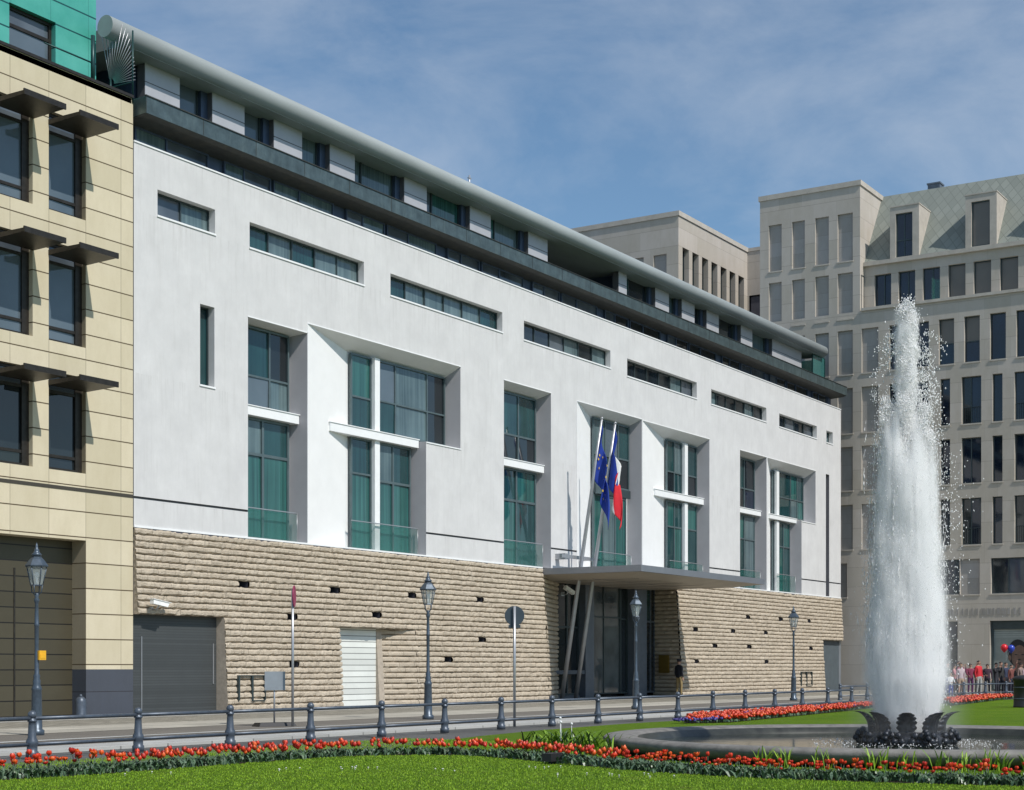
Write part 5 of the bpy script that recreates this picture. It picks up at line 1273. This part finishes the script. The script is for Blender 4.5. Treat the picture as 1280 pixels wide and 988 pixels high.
# ------------------------------------------------------------------ PEOPLE
def person(label, loc, face_deg, h=1.75, top=(.1, .1, .1), legs=(.05, .05, .08), skin=(.50, .30, .22), hair=(.04, .025, .02), group=None, arms='down', cap=None, shoes=(.03, .03, .03), shorts=False, seed=0, hairlong=False):
    rr_ = random.Random(seed); root = thing('person', label, 'person', loc, R(face_deg), group); k = h/1.75
    J = {'pel': (0, 0, .96), 'sp': (0, .01, 1.14), 'ch': (0, .02, 1.34), 'nk': (0, .015, 1.49), 'hb': (0, -.005, 1.575), 'hd': (0, -.012, 1.65), 'ht': (0, 0, 1.72), 'ns': (0, -.098, 1.625)}
    rad = {'pel': (.155, .115), 'sp': (.145, .105), 'ch': (.165, .115), 'nk': (.058, .058), 'hb': (.066, .075), 'hd': (.078, .095), 'ht': (.055, .07), 'ns': (.012, .014)}
    E = [('pel', 'sp', 0), ('sp', 'ch', 0), ('ch', 'nk', 0), ('nk', 'hb', 2), ('hb', 'hd', 2), ('hd', 'ht', 2)]
    for sx, nme in ((-1, 'l'), (1, 'r')):
        st = rr_.uniform(-.05, .05)
        J['sh'+nme] = (.185*sx, .02, 1.415); J['hp'+nme] = (.095*sx, 0, .90); J['kn'+nme] = (.105*sx, -.02+st*.5, .50); J['an'+nme] = (.11*sx, .02+st, .09); J['to'+nme] = (.125*sx, -.14+st, .035)
        if arms == 'back': J['el'+nme] = (.25*sx, .10, 1.15); J['wr'+nme] = (.06*sx, .17, .97); J['ha'+nme] = (.0, .185, .93)
        elif arms == 'cam': J['el'+nme] = (.24*sx, -.13, 1.22); J['wr'+nme] = (.09*sx, -.26, 1.50); J['ha'+nme] = (.06*sx, -.27, 1.58)
        elif arms == 'rail': J['el'+nme] = (.24*sx, -.08, 1.16); J['wr'+nme] = (.16*sx, -.3, 1.06); J['ha'+nme] = (.15*sx, -.38, 1.05)
        elif arms == 'up' and sx > 0: J['el'+nme] = (.30*sx, -.06, 1.55); J['wr'+nme] = (.32*sx, -.1, 1.82); J['ha'+nme] = (.32*sx, -.11, 1.9)
        else: J['el'+nme] = (.235*sx, .035, 1.13); J['wr'+nme] = (.225*sx, -.03, .90); J['ha'+nme] = (.22*sx, -.05, .83)
        for q, v in (('sh', (.068, .066)), ('el', (.048, .048)), ('wr', (.032, .028)), ('ha', (.036, .022)), ('hp', (.098, .10)), ('kn', (.064, .066)), ('an', (.045, .05)), ('to', (.042, .032))): rad[q+nme] = v
        E += [('ch', 'sh'+nme, 0), ('sh'+nme, 'el'+nme, 0), ('el'+nme, 'wr'+nme, 0), ('wr'+nme, 'ha'+nme, 2), ('pel', 'hp'+nme, 1), ('hp'+nme, 'kn'+nme, 1), ('kn'+nme, 'an'+nme, 2 if shorts else 1), ('an'+nme, 'to'+nme, 3)]
    del J['ns'], rad['ns']
    names = list(J); me = bpy.data.meshes.new('sk'); me.from_pydata([J[n_] for n_ in names], [(names.index(a), names.index(b)) for a, b, c_ in E], [])
    ob = bpy.data.objects.new('sk', me); C.objects.link(ob)
    sk = ob.modifiers.new('skin', 'SKIN'); ob.modifiers.new('sub', 'SUBSURF').levels = 1
    ob.modifiers['sub'].render_levels = 1
    lay = me.skin_vertices[0].data
    for i, n_ in enumerate(names): lay[i].radius = rad[n_]; lay[i].use_root = (n_ == 'pel')
    dg = bpy.context.evaluated_depsgraph_get(); dg.update()
    m2 = bpy.data.meshes.new_from_object(ob.evaluated_get(dg)); bpy.data.objects.remove(ob)
    V = np.array([v.co[:] for v in m2.vertices]); F = [tuple(p.vertices) for p in m2.polygons]
    seg = [(np.array(J[a]), np.array(J[b]), c_) for a, b, c_ in E]
    mb = MB(); mb.smooth = True; mb.v = [tuple(v*k) for v in V]
    for f in F:
        c_ = V[list(f)].mean(0); best = None
        for a, b, lab in seg:
            t = np.clip(np.dot(c_-a, b-a)/np.dot(b-a, b-a), 0, 1); d2 = np.linalg.norm(c_-(a+(b-a)*t))
            if best is None or d2 < best[0]: best = (d2, lab)
        lab = best[1]
        if lab in (0, 1) and abs(c_[0]) < .2 and .8 < c_[2] < 1.5: lab = 0 if c_[2] > .93 else 1
        mb.cur = lab; mb.face(f)
    # fingers and thumb
    mb.cur = 2
    for nme, sx in (('l', -1), ('r', 1)):
        w_ = Vector(J['wr'+nme]); ha = Vector(J['ha'+nme]); d = (ha-w_).normalized(); sd = d.cross(Vector((1, 0, .2))).normalized()
        for q, (o, ln) in enumerate(((-.026, .062), (-.009, .075), (.009, .07), (.025, .055))):
            b0 = ha+d*.01+sd*o; mb.tube([tuple(b0*k), tuple((b0+d*ln*.55+Vector((0, -.008, 0)))*k), tuple((b0+d*ln+Vector((0, -.022, 0)))*k)], [.0088*k, .008*k, .006*k], 5)
        b0 = w_+d*.03-sd*.024; mb.tube([tuple(b0*k), tuple((b0+d*.03-sd*.022)*k), tuple((b0+d*.06-sd*.02)*k)], [.010*k, .009*k, .007*k], 5)
    # face: nose, ears, eyes, mouth
    mb.tube([(0, -.10*k, 1.655*k), (0, -.122*k, 1.618*k)], [.008*k, .014*k], 6)
    for sx in (-1, 1): mb.ball((.083*sx*k, .0, 1.625*k), .02*k, 6, 1.5)
    mb.cur = 4
    for sx in (-1, 1): mb.ball((.032*sx*k, -.098*k, 1.652*k), .010*k, 6)
    mb.tube([(-.022*k, -.103*k, 1.582*k), (.022*k, -.103*k, 1.582*k)], .005*k, 5)
    mk = lambda n_, c_: mat('%s %.2f %.2f %.2f' % (n_, *c_), c_, .8, var=.12, scale=14)
    b = mb.build('person_body', [mk('cloth', top), mk('trousers', legs), mk('skin', skin), mk('shoe', shoes), M['blackrubber']], root)
    hm = MB(); hm.smooth = True; n = 14; i = 0
    for rw in range(6):
        th = R(8+rw*(19 if hairlong else 15))
        for j in range(n):
            a = 2*math.pi*j/n; front = max(0, -math.sin(a)); t2 = th*(1-.32*front)
            hm.v.append((.092*k*math.sin(t2)*math.cos(a), (.012+.112*math.sin(t2)*math.sin(a))*k, (1.632+.118*math.cos(t2))*k))
    for rw in range(5):
        for j in range(n): hm.face((rw*n+j, rw*n+(j+1) % n, (rw+1)*n+(j+1) % n, (rw+1)*n+j))
    hm.face(range(n-1, -1, -1))
    hm.build('hair', mk('hair', hair), root)
    if cap:
        cm = MB(); cm.lathe([(.10*k, 1.69*k), (.112*k, 1.72*k), (.135*k, 1.765*k), (.12*k, 1.785*k), (.03*k, 1.795*k)], 16); cm.hexa([(-.075*k, -.17*k, 1.682*k), (.075*k, -.17*k, 1.682*k), (.09*k, -.05*k, 1.692*k), (-.09*k, -.05*k, 1.692*k), (-.075*k, -.17*k, 1.692*k), (.075*k, -.17*k, 1.692*k), (.09*k, -.05*k, 1.706*k), (-.09*k, -.05*k, 1.706*k)])
        cm.build('cap', mk('cap', cap), root)
    return root
person('guard in dark jacket, khaki trousers and peaked cap standing by the entrance', (35.67, -.95, 0), 70, 1.82, (.012, .014, .022), (.30, .22, .10), cap=(.02, .02, .03), arms='down', seed=1)
CG = 'onlookers behind the railing at the end of the lawn'
crowd = [
 # u, y, facing, height, top, legs, arms, label, extra
 (42.4, -11.3, 300, 1.74, (.05, .07, .10), (.03, .04, .06), 'down', 'onlooker in a slate blue jacket at the left end of the crowd', {}),
 (43.2, -12.2, 320, 1.80, (.02, .025, .03), (.06, .08, .16), 'rail', 'tall onlooker in a black jacket beside the slate blue jacket', {}),
 (44.0, -12.5, 290, 1.68, (.30, .10, .05), (.03, .03, .04), 'cam', 'onlooker in a rust brown top raising both hands', {'hair': (.10, .05, .02)}),
 (44.7, -12.8, 310, 1.78, (.06, .06, .04), (.02, .04, .18), 'rail', 'onlooker in an olive top and blue jeans', {}),
 (45.6, -13.2, 280, 1.70, (.45, .36, .38), (.40, .27, .18), 'down', 'onlooker in a pale striped top with bare legs', {'shorts': True, 'hair': (.18, .10, .04)}),
 (46.2, -12.7, 330, 1.66, (.45, .20, .22), (.04, .04, .05), 'rail', 'onlooker in a dusky pink top', {'hairlong': True}),
 (47.0, -13.7, 300, 1.88, (.55, .02, .03), (.36, .36, .34), 'down', 'tall onlooker in a bright red top and pale trousers', {'shoes': (.5, .5, .5)}),
 (47.6, -13.1, 270, 1.72, (.20, .02, .06), (.10, .02, .10), 'rail', 'onlooker in a dark wine red top', {'hairlong': True}),
 (48.4, -14.2, 310, 1.76, (.02, .02, .025), (.03, .03, .04), 'cam', 'onlooker all in black raising both hands before the poster', {}),
 (48.9, -13.6, 250, 1.70, (.06, .03, .05), (.02, .02, .03), 'down', 'onlooker in a dark plum coat before the poster', {'hairlong': True}),
 (49.4, -14.7, 300, 1.66, (.16, .05, .04), (.03, .03, .05), 'up', 'onlooker in a brown top holding up the balloons', {}),
 (49.9, -15.3, 290, 1.62, (.34, .25, .27), (.05, .05, .06), 'rail', 'onlooker in a pale rose top near the right edge', {'hair': (.5, .42, .35), 'hairlong': True}),
 (50.6, -15.8, 300, 1.72, (.16, .02, .04), (.03, .03, .03), 'rail', 'onlooker in a maroon jacket at the right end of the crowd', {}),
]
crowd += [
 (44.4, -11.9, 300, 1.74, (.02, .02, .03), (.03, .03, .04), 'down', 'onlooker in a black raincoat in the second row beside the olive top', {'hair': (.3, .25, .2)}),
 (46.0, -12.0, 300, 1.80, (.05, .06, .08), (.03, .03, .04), 'down', 'onlooker in a steel grey jacket in the second row', {}),
 (47.3, -12.6, 300, 1.70, (.06, .02, .02), (.03, .03, .04), 'rail', 'onlooker in a dark oxblood coat beside the bright red top', {'hairlong': True}),
 (48.1, -13.4, 300, 1.78, (.02, .02, .02), (.03, .03, .04), 'rail', 'onlooker in a black pullover between the wine red top and the black coat', {}),
 (49.6, -14.1, 300, 1.82, (.03, .03, .03), (.03, .03, .04), 'down', 'tall onlooker in a black parka below the balloons', {}),
 (50.5, -15.2, 300, 1.68, (.04, .03, .06), (.03, .03, .04), 'rail', 'onlooker in a dark violet top near the right edge', {'hairlong': True}),
 (42.9, -11.2, 300, 1.72, (.03, .035, .05), (.03, .03, .05), 'down', 'onlooker in a navy coat in the second row behind the black jacket', {'hairlong': True}),
 (43.6, -11.7, 320, 1.79, (.10, .09, .07), (.04, .04, .05), 'down', 'onlooker in a brown grey coat in the second row', {}),
 (45.1, -12.1, 300, 1.83, (.02, .03, .02), (.03, .03, .03), 'down', 'tall onlooker in a dark green jacket in the second row', {'cap': (.6, .6, .6)}),
 (46.6, -12.9, 300, 1.77, (.30, .03, .12), (.03, .03, .05), 'cam', 'onlooker in a magenta top raising both hands beside the red top', {'hairlong': True}),
 (47.9, -12.4, 300, 1.85, (.03, .03, .04), (.03, .03, .04), 'down', 'tall onlooker in a charcoal suit behind the wine red top', {}),
 (49.2, -13.0, 300, 1.80, (.05, .04, .03), (.03, .03, .04), 'down', 'onlooker in a dark brown jacket behind the plum coat', {'hair': (.35, .3, .25)}),
 (50.2, -14.2, 300, 1.78, (.03, .04, .08), (.02, .02, .03), 'down', 'onlooker in a deep blue jacket in the second row near the right edge', {}),
 (50.9, -14.8, 300, 1.74, (.25, .18, .16), (.03, .03, .05), 'down', 'onlooker in a taupe top in the second row at the right end', {'hairlong': True}),
]
for k, (u, y, fd, hh, tp_, lg, ar, lab, ex) in enumerate(crowd): person(lab, (u-1.2, y+.9, 0), fd-325, hh*.95, tp_, lg, arms=ar, group=CG, seed=20+k, **ex)
person('small child in white top and blue trousers at the railing', (41.9, -12.55, 0), -40, 1.15, (.70, .70, .70), (.03, .06, .30), arms='rail', seed=50, hair=(.25, .15, .07), group=CG)
for (dx, dy, dz, mm, nm) in ((0., .15, 2.42, 'red', 'red'), (.14, -.16, 2.38, 'blue', 'blue')):
    bl_ = thing('balloon', '%s balloon floating above the crowd in front of the poster' % nm, 'balloon', (47.00+dx, -13.9+dy, 0))
    s = MB(); s.lathe([(.012, -.235), (.03, -.215), (.06, -.19), (.14, -.1), (.18, .0), (.175, .08), (.13, .155), (.06, .195), (.005, .205)], 16, (0, 0, dz)); s.build('balloon_body', mat(nm+' latex', (.65, .02, .03) if nm == 'red' else (.03, .06, .40), .25), bl_)
    s = MB(); s.tube([(0, 0, dz-.22), (.05-dx, -.02-dy*.5, 2.3), (-.02-dx, .05-dy, 1.75)], .004, 4); s.build('string', M['fwhite'], bl_)

# ------------------------------------------------------------------ CAMERA, LIGHT, SKY
F_PX = 1990.
cd = bpy.data.cameras.new('camera'); cam = bpy.data.objects.new('camera', cd); C.objects.link(cam)
cam.location = (-35.1, -35.9, 1.45); cam.rotation_euler = (R(90), 0, -math.atan2(1990., 1257.))
cd.sensor_fit = 'HORIZONTAL'; cd.sensor_width = 36; cd.lens = F_PX/1280*36; cd.shift_x = 0; cd.shift_y = 340/1280.
cd.clip_start = .1; cd.clip_end = 3000
sc = bpy.context.scene; sc.camera = cam
SUN = Vector((-.2, -1., 1.15)).normalized()
sl = bpy.data.lights.new('sun', 'SUN'); sl.energy = 4.0; sl.angle = R(.53); sl.color = (1., .955, .89)
so = bpy.data.objects.new('sun', sl); C.objects.link(so); so.rotation_euler = SUN.to_track_quat('Z', 'Y').to_euler(); so.location = (-20, -60, 60)
wd = bpy.data.worlds.new('World'); sc.world = wd; wd.use_nodes = True; nt = wd.node_tree
bg = nt.nodes['Background']; sky = N(nt, 'ShaderNodeTexSky', sky_type='NISHITA', sun_disc=False)
sky.sun_elevation = math.asin(SUN.z); sky.sun_rotation = math.atan2(SUN.x, SUN.y); sky.air_density = 1.; sky.dust_density = .3; sky.ozone_density = 3.0; sky.altitude = 50
tc = N(nt, 'ShaderNodeTexCoord'); mp = N(nt, 'ShaderNodeMapping'); mp.inputs['Scale'].default_value = (2.6, 2.6, 5.5); mp.inputs['Rotation'].default_value = (.25, .1, .4); L(nt, tc.outputs['Generated'], mp.inputs[0])
n1 = N(nt, 'ShaderNodeTexNoise'); n1.inputs['Scale'].default_value = 2.2; n1.inputs['Detail'].default_value = 10; n1.inputs['Roughness'].default_value = .6; n1.inputs['Distortion'].default_value = .35; L(nt, mp.outputs[0], n1.inputs['Vector'])
cl = ramp(nt, n1.outputs['Fac'], .36, .74, .04, .44)
L(nt, mixc(nt, cl, mixc(nt, 1., sky.outputs[0], (.88, 1.05, 1.08), 'MULTIPLY'), (6.4, 6.9, 7.6)), bg.inputs['Color']); bg.inputs['Strength'].default_value = .104
sc.view_settings.view_transform = 'Standard'; sc.view_settings.look = 'None'; sc.view_settings.exposure = 0.; sc.view_settings.gamma = 1.; sc.view_settings.use_curve_mapping = False
sc.cycles.max_bounces = 40; sc.cycles.transparent_max_bounces = 24; sc.cycles.volume_bounces = 24; sc.cycles.transmission_bounces = 12; sc.cycles.diffuse_bounces = 36; sc.cycles.glossy_bounces = 3
sc.cycles.use_denoising = True; sc.cycles.volume_step_rate = .35; sc.cycles.volume_max_steps = 256
